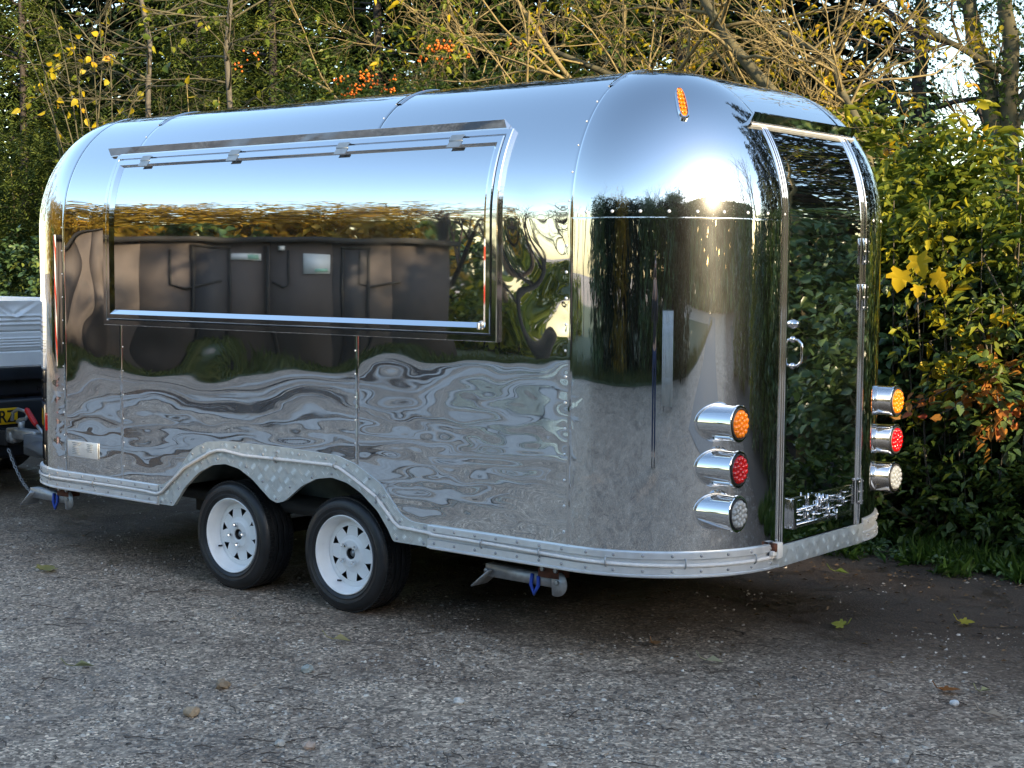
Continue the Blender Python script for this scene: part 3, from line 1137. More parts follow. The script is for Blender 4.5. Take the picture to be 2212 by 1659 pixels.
def chain(mb, p0, p1, n, sag, r=.0035, L=.03):
    p0, p1 = np.array(p0), np.array(p1)
    for i in range(n):
        t = (i + .5) / n
        c_ = p0 + (p1 - p0) * t - np.array((0, 0, sag * 4 * t * (1 - t)))
        tg = (p1 - p0) - np.array((0, 0, sag * 4 * (1 - 2 * t))); tg /= np.linalg.norm(tg)
        sd_ = np.cross(tg, (0, 1, 0)) if i % 2 else np.cross(tg, np.cross(tg, (0, 1, 0)))
        sd_ /= np.linalg.norm(sd_)
        al = np.linspace(0, 2 * PI, 9)
        mb.tube([c_ + tg * math.cos(q_) * L * .62 + sd_ * math.sin(q_) * L * .33 for q_ in al], r, 5, cap=False)


m = MB(); chain(m, (-6.03, .93, .36), (-5.62, .85, .10), 16, .05); chain(m, (-5.62, .85, .10), (-5.1, .8, .30), 14, .08); m.build('breakaway_chain', M['galv'], trailer, smooth=True, kind='stuff')
m = MB(); m.tube([(-5.5, .95, .30), (-5.6, .93, .10), (-5.9, .95, .12), (-6.15, 1.0, .40)], .011, 7); m.build('electric_cable', M['rubber'], trailer, smooth=True)


# ------------------------------------------------------------------ corner steadies folded up under the skirt
def steady(x0, x1, y, flipx):
    """arm from the bracket (x1) to the foot plate (x0)"""
    r = empty('corner_steady', (x1, y, .31))
    r.parent = trailer; r.location = Vector((x1, y, .31)) - Vector(TORG); ORG[r] = Vector((x1, y, .31))
    sg = 1 if x1 > x0 else -1
    m = MB(); m.prism([(x0 + .03 * sg, .325), (x1, .318), (x1, .268), (x0 + .03 * sg, .270)], y - .025, y + .025); m.build('steady_arm', M['galv'], r)
    m = MB()
    rot = Matrix.Rotation(R_(-40 * sg), 3, 'Y')
    m.box((x0 + .02 * sg, y, .262), (.125, .11, .006), rot); m.tube([(x0 + .035 * sg, y - .03, .295), (x0 + .035 * sg, y + .03, .295)], .012, 8); m.build('foot_plate', M['galv'], r)
    m = MB(); m.box((x1 - .01 * sg, y, .335), (.11, .075, .055), bev=.003); m.build('bracket', M['rust'], r)
    m = MB()
    pts_ = [(x1 + .03 * sg + .055 * math.cos(a_), .290 + .055 * math.sin(a_)) for a_ in np.linspace(-PI * .62, PI * .35, 12)]
    m.prism(pts_ + [(x1 + .0 * sg, .33)], y - .036, y - .031); m.build('quadrant', M['galv'], r)
    m = MB()
    for dx, dz in ((-.04, .345), (.03, .345), (.035, .295)): m.lathe([(.012, -.044), (.012, -.036)], 6, 'y', (x1 + dx * sg, y, dz)); m.lathe([(.010, -.045), (.0005, -.047)], 6, 'y', (x1 + dx * sg, y, dz))
    m.build('bolts', M['galv'], r, kind='stuff')
    m = MB()
    bx = x1 - .085 * sg
    m.tube([(bx - .012, y - .034, .315), (bx - .018, y - .036, .27), (bx, y - .036, .232), (bx + .022, y - .036, .27), (bx + .02, y - .034, .31)], .0085, 8)
    m.build('blue_strap', M['blue_web'], r, smooth=True)
    return r


steady(-1.15, -.76, .12, 1)
steady(-4.57, -4.20, .14, 1)
# ------------------------------------------------------------------ ground
def ground_mat():
    m, nt, b = new_mat('gravel_yard')
    pos = objcoord(nt)
    big = noise(nt, .55, 5, .6, pos, .6)
    mid = noise(nt, 7.0, 6, .65, pos)
    fine = noise(nt, 95.0, 4, .7, pos)
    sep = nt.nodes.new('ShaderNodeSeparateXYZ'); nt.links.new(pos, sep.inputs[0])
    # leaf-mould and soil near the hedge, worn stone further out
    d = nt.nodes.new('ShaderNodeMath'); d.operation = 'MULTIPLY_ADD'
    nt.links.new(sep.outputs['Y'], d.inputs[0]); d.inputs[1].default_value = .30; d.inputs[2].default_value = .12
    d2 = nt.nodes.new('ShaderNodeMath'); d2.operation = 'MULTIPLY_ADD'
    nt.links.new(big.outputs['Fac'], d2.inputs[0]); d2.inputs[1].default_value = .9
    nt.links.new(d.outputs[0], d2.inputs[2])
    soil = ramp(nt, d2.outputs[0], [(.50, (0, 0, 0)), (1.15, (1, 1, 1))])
    v1 = nt.nodes.new('ShaderNodeTexVoronoi'); v1.inputs['Scale'].default_value = 105.0
    nt.links.new(pos, v1.inputs['Vector'])
    v2 = nt.nodes.new('ShaderNodeTexVoronoi'); v2.inputs['Scale'].default_value = 60.0
    nt.links.new(pos, v2.inputs['Vector'])
    sh = nt.nodes.new('ShaderNodeSeparateColor'); nt.links.new(v1.outputs['Color'], sh.inputs[0])
    stone = ramp(nt, sh.outputs[0], [(0, (.045, .039, .034)), (.35, (.13, .117, .104)), (.7, (.26, .236, .21)), (.88, (.42, .385, .34)), (1, (.72, .67, .60))])
    sh2 = nt.nodes.new('ShaderNodeSeparateColor'); nt.links.new(v2.outputs['Color'], sh2.inputs[0])
    stone2 = ramp(nt, sh2.outputs[1], [(0, (.06, .052, .045)), (.5, (.18, .163, .145)), (.85, (.33, .30, .268)), (1, (.60, .56, .50))])
    mx = nt.nodes.new('ShaderNodeMix'); mx.data_type = 'RGBA'
    mr = ramp(nt, mid.outputs['Fac'], [(.40, (0, 0, 0)), (.62, (1, 1, 1))])
    nt.links.new(mr.outputs[0], mx.inputs['Factor']); nt.links.new(stone.outputs[0], mx.inputs['A']); nt.links.new(stone2.outputs[0], mx.inputs['B'])
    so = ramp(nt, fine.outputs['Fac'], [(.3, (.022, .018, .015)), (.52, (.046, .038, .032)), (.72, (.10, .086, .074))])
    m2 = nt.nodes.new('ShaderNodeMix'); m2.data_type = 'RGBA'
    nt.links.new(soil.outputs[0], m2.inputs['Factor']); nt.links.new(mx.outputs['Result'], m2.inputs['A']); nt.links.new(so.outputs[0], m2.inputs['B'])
    pt = noise(nt, 1.1, 7, .72, pos, 1.2)
    pr = ramp(nt, pt.outputs['Fac'], [(.30, (.95, .77, .64)), (.45, (1.62, 1.38, 1.16)), (.60, (2.05, 1.79, 1.52)), (.74, (2.45, 2.18, 1.9))])
    m3 = nt.nodes.new('ShaderNodeMix'); m3.data_type = 'RGBA'; m3.blend_type = 'MULTIPLY'; m3.inputs['Factor'].default_value = 1.0
    nt.links.new(m2.outputs['Result'], m3.inputs['A']); nt.links.new(pr.outputs[0], m3.inputs['B'])
    # damp, trodden patches: darker and smoother than the loose dry stone
    wt = noise(nt, 1.9, 7, .68, pos, 2.2)
    wr = ramp(nt, wt.outputs['Fac'], [(.50, (0, 0, 0)), (.60, (1, 1, 1))])
    m4 = nt.nodes.new('ShaderNodeMix'); m4.data_type = 'RGBA'; m4.blend_type = 'MULTIPLY'
    wf = nt.nodes.new('ShaderNodeMath'); wf.operation = 'MULTIPLY'; wf.inputs[1].default_value = .42
    nt.links.new(wr.outputs[0], wf.inputs[0]); nt.links.new(wf.outputs[0], m4.inputs['Factor'])
    nt.links.new(m3.outputs['Result'], m4.inputs['A']); m4.inputs['B'].default_value = (.46, .42, .40, 1)
    nt.links.new(m4.outputs['Result'], b.inputs['Base Color'])
    rg = ramp(nt, wt.outputs['Fac'], [(.50, (.74,) * 3), (.62, (.34,) * 3)])
    nt.links.new(rg.outputs[0], b.inputs['Roughness'])
    b.inputs['Specular IOR Level'].default_value = .4
    add = nt.nodes.new('ShaderNodeMath'); add.operation = 'MULTIPLY_ADD'
    nt.links.new(v1.outputs['Distance'], add.inputs[0]); add.inputs[1].default_value = -1.2
    nt.links.new(fine.outputs['Fac'], add.inputs[2])
    bump(nt, b, add.outputs[0], .7, .006)
    return m


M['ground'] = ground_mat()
M['soil'] = simple('dark_soil', (.035, .028, .022), .9, 0, .5, 30, .6)
M['turf'] = simple('mown_turf', (.06, .078, .026), .9, 0, .45, 9, .6)
M['lane'] = simple('worn_lane', (.24, .22, .20), .85, 0, .25, 6, .4)


def sheet(name, pts, z, mat):
    m = MB(); m.add([(x, y, z) for x, y in pts], [tuple(range(len(pts)))])
    o = m.build(name, mat); o['kind'] = 'structure'; return o


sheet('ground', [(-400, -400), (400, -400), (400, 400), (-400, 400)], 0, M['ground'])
sheet('soil_bank', [(-40, 4.1), (-12, 3.9), (-6, 3.6), (-2.5, 3.5), (-1.0, 3.45), (.5, 3.0), (3, 2.9), (12, 3.2), (40, 4), (40, 60), (-40, 60)], .004, M['soil'])

rng = np.random.RandomState(7)


def rand_unit(n, r):
    v = r.normal(size=(n, 3)); return v / np.linalg.norm(v, axis=1)[:, None]


def nrm(v): return v / (np.linalg.norm(v, axis=-1)[..., None] + 1e-12)


# loose stones lying on the yard
def stones(n, region, smin, smax, r):
    P = region(n)
    n = len(P)
    base = np.array([(1, .35, 0), (.2, 1, 0), (-1, .2, 0), (-.1, -1, 0), (.6, .25, 1), (.1, .6, 1), (-.55, .1, 1), (0, -.6, 1)], float)
    F0 = np.array([(0, 1, 5, 4), (1, 2, 6, 5), (2, 3, 7, 6), (3, 0, 4, 7), (4, 5, 6, 7)])
    sz = smin + (smax - smin) * r.power(.45, n) if False else smin * (smax / smin) ** (r.uniform(0, 1, n) ** 2.2)
    V = base[None] * (1 + r.uniform(-.3, .3, (n, 8, 1)))
    V = V + r.uniform(-.18, .18, (n, 8, 3))
    sc = np.stack([sz * r.uniform(.8, 1.3, n), sz * r.uniform(.6, 1.0, n), sz * r.uniform(.35, .7, n)], -1)
    V = V * sc[:, None] * .5
    a = r.uniform(0, 2 * PI, n); c, s_ = np.cos(a)[:, None], np.sin(a)[:, None]
    X = V[..., 0] * c - V[..., 1] * s_; Y = V[..., 0] * s_ + V[..., 1] * c
    V = np.stack([X + P[:, 0:1], Y + P[:, 1:2], V[..., 2] - .001], -1)
    F = (F0[None] + (np.arange(n) * 8)[:, None, None]).reshape(-1, 4)
    return V.reshape(-1, 3), F


def stone_mat():
    m, nt, b = new_mat('loose_stones')
    g = nt.nodes.new('ShaderNodeNewGeometry')
    r = ramp(nt, g.outputs['Random Per Island'], [(0, (.07, .058, .048)), (.30, (.20, .172, .145)), (.58, (.36, .318, .27)), (.80, (.56, .50, .43)), (.87, (.40, .29, .19)), (.94, (.74, .67, .58)), (1, (.82, .76, .66))])
    nz = noise(nt, 160, 3, .6, g.outputs['Position'])
    mm = nt.nodes.new('ShaderNodeMix'); mm.data_type = 'RGBA'; mm.blend_type = 'MULTIPLY'; mm.inputs['Factor'].default_value = .5
    r2 = ramp(nt, nz.outputs['Fac'], [(.3, (.55,) * 3), (.7, (1.2,) * 3)])
    nt.links.new(r.outputs[0], mm.inputs['A']); nt.links.new(r2.outputs[0], mm.inputs['B'])
    nt.links.new(mm.outputs['Result'], b.inputs['Base Color'])
    b.inputs['Roughness'].default_value = .6
    return m


M['stone'] = stone_mat()


def yard_region(n):
    # wedge of the yard in front of the camera, thinning out with distance and towards the soil
    r = np.random.RandomState(31)
    dist = 4.2 + 9.5 * r.uniform(0, 1, n) ** 1.7
    ang = YAW + R_(20.5) * r.uniform(-1, 1, n)
    x = CAM[0] - np.sin(ang) * dist; y = CAM[1] + np.cos(ang) * dist
    cl = smooth_noise(77, .25, 1.4, 20)(x, y)
    keep = r.uniform(0, 1, n) < np.clip(1.0 - .36 * np.clip(y + 1.5, 0, 3) + .35 * cl, .012, 1)
    return np.stack([x, y], -1)[keep]


V, F = stones(62000, yard_region, .006, .024, np.random.RandomState(5))
o = link('loose_gravel', raw_mesh('loose_gravel', V, [F]), M['stone']); tag(o, 'pale grey loose gravel strewn over the yard', 'gravel', kind='stuff')

# ------------------------------------------------------------------ foliage tools
def leaf_arrays(P, A, Nn, L, Wd, fold=.12, curl=.12, full=None):
    """folded leaves; the larger ones get a rounder outline"""
    n = len(P)
    L = np.broadcast_to(L, (n,))[:, None]; Wd = np.broadcast_to(Wd, (n,))[:, None]
    if full is None: full = float(np.mean(Wd / L)) > .455 and .06 < float(np.mean(L)) < .14
    A = nrm(A); S_ = nrm(np.cross(A, Nn)); Nn = np.cross(S_, A)
    i = np.arange(n)
    if full:
        V = np.stack([P, P + A * L * .20 + S_ * Wd * .42 + Nn * L * fold * .8, P + A * L * .58 + S_ * Wd * .40 + Nn * L * fold * .6, P + A * L - Nn * L * curl,
                      P + A * L * .58 - S_ * Wd * .40 + Nn * L * fold * .6, P + A * L * .20 - S_ * Wd * .42 + Nn * L * fold * .8], 1)
        i = i * 6
        F = np.concatenate([np.stack([i, i + 1, i + 2, i + 3], -1), np.stack([i, i + 3, i + 4, i + 5], -1)])
        F = np.concatenate([F[:, [0, 1, 2]], F[:, [0, 2, 3]]])
    else:
        V = np.stack([P, P + A * L * .42 + S_ * Wd * .5 + Nn * L * fold, P + A * L - Nn * L * curl, P + A * L * .42 - S_ * Wd * .5 + Nn * L * fold], 1)
        i = i * 4
        F = np.concatenate([np.stack([i, i + 1, i + 2], -1), np.stack([i, i + 2, i + 3], -1)])
    return V.reshape(-1, 3), F


def sprays(C, D, length, m, leafL, leafW, r, droop=.25, flat=False, spread=.9):
    """leafy shoots: C bases, D directions"""
    n = len(C)
    t = (np.arange(m) + .6) / m
    ln = np.broadcast_to(length, (n,))
    P = C[:, None] + D[:, None] * (t[None, :, None] * ln[:, None, None])
    P[..., 2] -= droop * ln[:, None] * t[None] ** 2
    Tg = nrm(D[:, None] - np.array((0, 0, 1.0)) * (2 * droop * t)[None, :, None])
    up = np.array((0, 0, 1.0))
    side = nrm(np.cross(Tg, up + .15 * r.normal(size=(n, 1, 3))))
    sg = np.where(np.arange(m) % 2 == 0, 1, -1)[None, :, None]
    if flat:
        A = Tg * .75 + side * sg * spread + .12 * r.normal(size=(n, m, 3))
        Nn = np.cross(side, Tg) + .15 * r.normal(size=(n, m, 3))
    else:
        A = Tg * .55 + side * sg * spread + .45 * r.normal(size=(n, m, 3)) - np.array((0, 0, .25))
        Nn = up + .55 * r.normal(size=(n, m, 3))
    k = n * m
    sz = r.uniform(.65, 1.15, k)
    return leaf_arrays(P.reshape(k, 3), A.reshape(k, 3), Nn.reshape(k, 3), leafL * sz, leafW * sz)


def tubes(branches, sides=4):
    """branches: list of (pts (k,3), r0, r1)"""
    VV, FF, n0 = [], [], 0
    for pts, r0, r1 in branches:
        k = len(pts)
        T = np.gradient(pts, axis=0); T = nrm(T)
        ref = np.array((.3, .2, .93)) if abs(T[0, 2]) < .8 else np.array((.9, .3, .1))
        A = nrm(np.cross(T, ref)); B = np.cross(T, A)
        rr = np.linspace(r0, r1, k)[:, None, None]
        a = np.arange(sides) * 2 * PI / sides
        V = pts[:, None] + rr * (np.cos(a)[None, :, None] * A[:, None] + np.sin(a)[None, :, None] * B[:, None])
        idx = np.arange(k * sides).reshape(k, sides) + n0
        q = np.stack([idx[:-1], np.roll(idx[:-1], -1, 1), np.roll(idx[1:], -1, 1), idx[1:]], -1).reshape(-1, 4)
        VV.append(V.reshape(-1, 3)); FF.append(q); n0 += k * sides
    return np.concatenate(VV), np.concatenate(FF)


def grow(base, dirn, length, rad, depth, r, kids=(4, 6), ratio=.62, spread=.75, wander=.18, grav=0.0, k=6, tmin=.25, out=None, up=0.0):
    """recursive limbs; returns list of (pts, r0, r1, depth)"""
    if out is None: out = []
    d = np.array(dirn, float); d /= np.linalg.norm(d)
    pts = [np.array(base, float)]
    st = length / (k - 1)
    for i in range(k - 1):
        d = d + r.normal(size=3) * wander + np.array((0, 0, up - grav * (i / k)))
        d /= np.linalg.norm(d)
        pts.append(pts[-1] + d * st)
    pts = np.array(pts)
    r1 = max(rad * .35, .0015)
    out.append((pts, rad, r1, depth))
    if depth > 0:
        for _ in range(r.randint(kids[0], kids[1] + 1)):
            t = r.uniform(tmin, 1.0)
            f = t * (k - 1); i = min(int(f), k - 2)
            p = pts[i] + (pts[i + 1] - pts[i]) * (f - i)
            ax = nrm(pts[i + 1] - pts[i])
            v = r.normal(size=3); v -= ax * (v @ ax); v /= np.linalg.norm(v)
            a = spread * r.uniform(.6, 1.3)
            nd = ax * math.cos(a) + v * math.sin(a)
            grow(p, nd, length * ratio * r.uniform(.6, 1.2) * (1.15 - .4 * t), max(rad * (1 - .6 * t) * .6, .002), depth - 1, r, kids, ratio, spread, wander, grav, max(4, k - 1), tmin, out, up)
    return out


def on_tips(br, n, r, maxd=0, jit=.0):
    """points and directions along the thinnest branches"""
    tips = [b for b in br if b[3] <= maxd]
    idx = r.randint(0, len(tips), n)
    t = r.uniform(.15, 1, n)
    C = np.zeros((n, 3)); D = np.zeros((n, 3))
    for q in range(n):
        p = tips[idx[q]][0]; f = t[q] * (len(p) - 1); i = min(int(f), len(p) - 2)
        C[q] = p[i] + (p[i + 1] - p[i]) * (f - i); D[q] = p[i + 1] - p[i]
    D = nrm(nrm(D) + .6 * r.normal(size=(n, 3)))
    return C + jit * r.normal(size=(n, 3)), D


def mesh_part(name, VF, mat, parent, kind=None):
    V, F = VF
    return link(name, raw_mesh(name, V, [F]), mat, parent, kind=kind)


def join(parts):
    V, F, n = [], [], 0
    for v, f in parts:
        V.append(v); F.append(f + n); n += len(v)
    return np.concatenate(V), np.concatenate(F)


def blob_points(n, c, rad, r, shell=.45, nz=None):
    u = rand_unit(n, r)
    q = (shell + (1 - shell) * r.uniform(0, 1, n)) ** .6
    lump = 1 + .22 * np.sin(u[:, 0] * 5 + c[0]) * np.sin(u[:, 1] * 6 + c[1]) + .16 * np.sin(u[:, 2] * 9 + c[0] * 3)
    P = np.array(c) + u * q[:, None] * lump[:, None] * np.array(rad)
    return P, u


def lite(c): return c


LM = {}
LM['conifer'] = leaf_mat('conifer_green', [(0, (.025, .045, .010)), (.4, (.06, .09, .018)), (.75, (.11, .14, .026)), (1, (.18, .19, .03))], .2, .6, 1.6, .2)
LM['dark_conifer'] = leaf_mat('dark_conifer_green', [(0, (.008, .018, .009)), (.5, (.016, .034, .015)), (1, (.035, .055, .022))], .12, .6, 1.2, .15)
LM['green'] = leaf_mat('mid_green_leaf', [(0, (.03, .06, .012)), (.45, (.065, .11, .02)), (.8, (.12, .17, .028)), (1, (.20, .22, .035))], .35, .4, 2.5, .4)
LM['lime'] = leaf_mat('yellow_green_leaf', [(0, (.045, .085, .014)), (.35, (.11, .155, .02)), (.7, (.25, .265, .024)), (1, (.46, .39, .02))], .45, .45, 1.6, .3)
LM['yellow'] = leaf_mat('yellow_leaf', [(0, (.24, .24, .02)), (.45, (.52, .40, .02)), (.85, (.66, .45, .015)), (1, (.55, .24, .02))], .45, .45, 3, .3)
LM['ivy'] = leaf_mat('ivy_green', [(0, (.035, .070, .028)), (.5, (.068, .125, .046)), (.85, (.13, .19, .055)), (1, (.23, .27, .06))], .2, .32, 2.2, .5)
LM['orange'] = leaf_mat('orange_bramble_leaf', [(0, (.34, .17, .03)), (.5, (.58, .26, .05)), (.8, (.62, .20, .06)), (1, (.48, .09, .07))], .4, .45, 4, .3)
LM['autumn'] = leaf_mat('autumn_leaf', [(0, (.09, .075, .018)), (.35, (.24, .17, .025)), (.75, (.40, .27, .03)), (1, (.44, .22, .03))], .4, .5, .35, .2)
LM['grass'] = leaf_mat('grass_blade', [(0, (.05, .10, .018)), (.5, (.10, .19, .03)), (.85, (.15, .25, .045)), (1, (.28, .27, .09))], .4, .45, 1.4, .3)
LM['maple'] = leaf_mat('bright_maple_leaf', [(0, (.62, .42, .02)), (1, (.85, .60, .03))], .4, .45, 3, .3)
LM['turf'] = leaf_mat('turf_blade', [(0, (.05, .065, .02)), (.5, (.09, .115, .03)), (1, (.17, .17, .06))], .4, .5, .6, .25)
LM['berry'] = simple('orange_berry', (.75, .16, .008), .35, 0, .2, 30)
M['twig'] = simple('golden_bare_twig', (.215, .165, .07), .8, 0, .35, 20)
M['twig_dark'] = simple('dark_bare_twig', (.075, .055, .042), .85, 0, .35, 16)
M['bark_pale'] = simple('pale_grey_bark', (.10, .088, .068), .85, 0, .35, 14, .4)
M['bark'] = simple('mossy_bark', (.095, .085, .045), .9, 0, .4, 10, .6)
M['bark_dark'] = simple('dark_bark', (.04, .032, .026), .9, 0, .4, 10, .6)
# ------------------------------------------------------------------ vegetation behind the trailer
def shrub(name, label, cat, base, blobs, mat, leafL, leafW, m, ln, seed, group=None, droop=.25, flat=False, up=.35, stem_mat=None, nstem=7, shell=.45, spread=.9, clump=0):
    r = np.random.RandomState(seed)
    root = empty(name, (base[0], base[1], 0), label, cat, group)
    parts = []
    ends = []
    for c, rad, n in blobs:
        P, u = blob_points(n, c, rad, r, shell)
        if clump:
            cc, cu = blob_points(clump, c, rad, r, .55); ci = r.randint(0, clump, n); P = cc[ci] + r.normal(size=(n, 3)) * .11; u = cu[ci]
        P[:, 2] = np.maximum(P[:, 2], .05)
        D = nrm(u * np.array((1, 1, .7)) + .7 * r.normal(size=(n, 3)) + np.array((0, 0, up)))
        parts.append(sprays(P - D * ln * .3, D, ln * r.uniform(.7, 1.3, n), m, leafL, leafW, r, droop, flat, spread))
        ends.append((np.array(c), np.array(rad)))
    mesh_part('foliage', join(parts), mat, root, 'stuff')
    br = []
    if name == 'hedge_bush': nstem = 2
    for k in range(nstem):
        c, rad = ends[k % len(ends)]
        e = c + rad * r.uniform(-.75, .75, 3)
        b = np.array((base[0] + r.uniform(-.25, .25), base[1] + r.uniform(-.2, .2), 0))
        b = b + (e - b) * .12 * np.array((1, 1, 0)); mid = (b + e) / 2 + r.normal(size=3) * np.array((.3, .2, .15))
        t = np.linspace(0, 1, 7)[:, None]
        pts = (1 - t) ** 2 * b + 2 * t * (1 - t) * mid + t * t * e
        L_ = np.linalg.norm(e - b)
        br.append((pts, .018, .006, 2))
        for q in range(5):
            i = r.randint(2, 6)
            grow(pts[i], rand_unit(1, r)[0] + np.array((0, 0, .4)), .25 * L_ * r.uniform(.5, 1), .007, 1, r, (2, 3), .6, .7, .2, 0, 5, .3, br)
    mesh_part('stems', tubes([(b[0], b[1], b[2]) for b in br], 4), stem_mat or M['twig'], root)
    return root


def cone_tree(name, label, cat, base, h, rad, n, m, ln, leafL, leafW, mat, seed, group=None, z0=.4, lean=0.0):
    r = np.random.RandomState(seed)
    root = empty(name, (base[0], base[1], 0), label, cat, group)
    z = z0 + (h - z0) * (1 - np.sqrt(r.uniform(0, 1, n)))
    a = r.uniform(0, 2 * PI, n)
    k = (1 - (z - z0) / (h - z0)) ** .75
    lump = 1 + .22 * np.sin(a * 3 + z * 2.1 + seed) + .15 * np.sin(a * 7 + z * 4)
    q = rad * k * r.uniform(.35, 1, n) ** .6 * lump
    P = np.stack([base[0] + q * np.cos(a), base[1] + q * np.sin(a), z], -1)
    D = nrm(np.stack([np.cos(a), np.sin(a), r.uniform(-.15, .7, n)], -1) + .35 * r.normal(size=(n, 3)))
    mesh_part('crown', sprays(P - D * ln * .4, D, ln * r.uniform(.7, 1.3, n), m, leafL, leafW, r, .4, True, .7), mat, root, 'stuff')
    br = [(np.array([(base[0] + .1 * math.sin(t * 3), base[1], h * .97 * t) for t in np.linspace(0, 1, 8)]), .11 * h / 6, .01)]
    for _ in range(26):
        zz = r.uniform(.6, h * .9); aa = r.uniform(0, 2 * PI); L_ = rad * (1 - zz / h) * .95 + .1
        br.append((np.array([(base[0] + L_ * t * math.cos(aa), base[1] + L_ * t * math.sin(aa), zz + .15 * t) for t in np.linspace(0, 1, 5)]), .02, .005))
    mesh_part('trunk', tubes(br, 5), M['bark_dark'], root)
    return root


def bare_tree(name, label, cat, base, h, rad, seed, mat, depth=3, kids=(5, 7), group=None, lean=(0, 0), spread=.75, leaves=None, wander=.12, up=.06, ratio=.6, sides=4, ivy=None, trunk_pts=None, fine=None, tmin=.25):
    r = np.random.RandomState(seed)
    root = empty(name, (base[0], base[1], 0), label, cat, group)
    br = []
    if trunk_pts is None:
        grow(np.array((base[0], base[1], 0.)), (lean[0], lean[1], 1), h, rad, depth, r, kids, ratio, spread, wander, 0, 9, tmin, br, up)
    else:
        for tp_ in trunk_pts:
            tp_ = np.array(tp_, float)
            t = np.linspace(0, len(tp_) - 1, 12)
            pts = np.stack([np.interp(t, np.arange(len(tp_)), tp_[:, k]) for k in range(3)], -1)
            pts[1:-1] += r.normal(size=(10, 3)) * rad * .25
            br.append((pts, rad, rad * .5, depth))
            for _ in range(r.randint(kids[0], kids[1] + 1)):
                i = r.randint(3, 12)
                v = r.normal(size=3); v[2] = abs(v[2]) * .6
                grow(pts[i], v, h * ratio * .5 * r.uniform(.6, 1.2), rad * .35, depth - 1, r, kids, ratio, spread, wander, 0, 7, tmin, br, up)
    thick = [(b[0], b[1], b[2]) for b in br if b[3] >= 2]
    thin = [(b[0], b[1], b[2]) for b in br if b[3] < 2]
    mesh_part('trunk', tubes(thick, 7), mat, root)
    if thin: mesh_part('branches', tubes(thin, sides), fine or mat, root)
    if leaves:
        n, lm, L_, W_, m, ln = leaves
        C, D = on_tips(br, n, r, 1, .03)
        mesh_part('foliage', sprays(C, D, ln, m, L_, W_, r, .3), lm, root, 'stuff')
    if ivy:
        n, z0, z1, lm = ivy
        tr = [b for b in br if b[3] == depth]
        P, Dv = [], []
        for q in range(n):
            p = tr[r.randint(len(tr))]; f = r.uniform(0, len(p[0]) - 1.01); i = int(f)
            c = p[0][i] + (p[0][i + 1] - p[0][i]) * (f - i)
            if not z0 < c[2] < z1: continue
            v = rand_unit(1, r)[0]; v[2] *= .3
            P.append(c + v * (p[1] * 1.0 + r.uniform(0, .05))); Dv.append(v + np.array((0, 0, -.3)))
        mesh_part('ivy', sprays(np.array(P), nrm(np.array(Dv)), (.16), 6, .055, .045, r, .3), lm, root, 'stuff')
    return root


# far dark conifers
dark = [(-27, 14, 10, 2.6), (-23.2, 15, 11, 2.8), (-19.6, 13.4, 10, 2.5), (-16.4, 14.6, 12, 2.7), (-13.2, 13.2, 10.5, 2.4), (-10.3, 14.4, 11.5, 2.6), (-7.5, 13.0, 9.0, 2.2)]
for i, (x, y, h, rd) in enumerate(dark):
    cone_tree('conifer_tree', ('tall dark conifer at the far left end of the row', 'tall dark conifer behind the cypress at the upper left', 'tall dark conifer behind the yellow shrub', 'tall dark conifer behind the first slender pale trunk', 'tall dark conifer behind the second slender pale trunk', 'tall dark conifer behind the olive cypress', 'tall dark conifer behind the firethorn, last of the row')[i], 'tree', (x, y), h + 6, rd * 1.1, 1800, 9, .85, .34, .09, LM['dark_conifer'], 100 + i, 'dark conifers behind the hedge', .3)

# olive-green feathery conifers nearer
cone_tree('cypress_tree', 'olive green feathery cypress rising above the middle of the serving hatch', 'tree', (-10.6, 7.4), 6.6, 1.75, 3000, 14, .44, .085, .017, LM['conifer'], 21, None, .2)
cone_tree('cypress_tree', 'dull green feathery cypress at the upper left corner of the view', 'tree', (-16.0, 7.6), 6.2, 1.8, 2300, 14, .47, .09, .018, LM['conifer'], 22, None, .2)
cone_tree('cypress_tree', 'narrow green cypress standing behind the two pale slender trunks', 'tree', (-12.9, 8.2), 5.6, 1.6, 2100, 14, .47, .09, .018, LM['conifer'], 23, None, .2)
for i, (x, y, h) in enumerate([(-19.0, 9.6, 7.5), (-15.0, 10.0, 8), (-11.6, 10.2, 8), (-8.6, 10.0, 7.5), (-6.2, 9.4, 7)]):
    cone_tree('cypress_tree', ('dark green cypress at the far left of the second row', 'dark green cypress behind the yellow shrub', 'dark green cypress between the two pale trunks', 'dark green cypress behind the firethorn', 'dark green cypress behind the hazel stems')[i], 'tree', (x, y), h, 2.1, 1150, 12, .6, .15, .042, LM['conifer'], 180 + i, 'second row of cypresses', .2)
shrub('feathery_shrub', 'soft feathery green shrub above the tow truck bed', 'shrub', (-12.0, 5.4), [((-12.3, 5.5, 1.5), (1.7, 1.1, 1.6), 1300), ((-11.0, 5.2, 1.9), (1.4, .9, 1.3), 1000)], LM['conifer'], .08, .018, 16, .40, 31, None, .35, True)
shrub('feathery_shrub', 'soft feathery green shrub beyond the front end of the trailer roof', 'shrub', (-9.2, 5.3), [((-9.3, 5.3, 1.7), (1.4, 1.0, 1.5), 1200), ((-8.0, 5.2, 1.7), (1.2, .8, 1.25), 900)], LM['conifer'], .08, .018, 16, .38, 32, None, .35, True)
shrub('leafy_shrub', 'low leafy green bush directly above the white truck tailboard', 'shrub', (-10.6, 4.2), [((-10.9, 4.3, .9), (1.2, .7, .95), 520), ((-9.6, 4.1, .8), (1.0, .6, .9), 400)], LM['ivy'], .075, .055, 8, .30, 33)

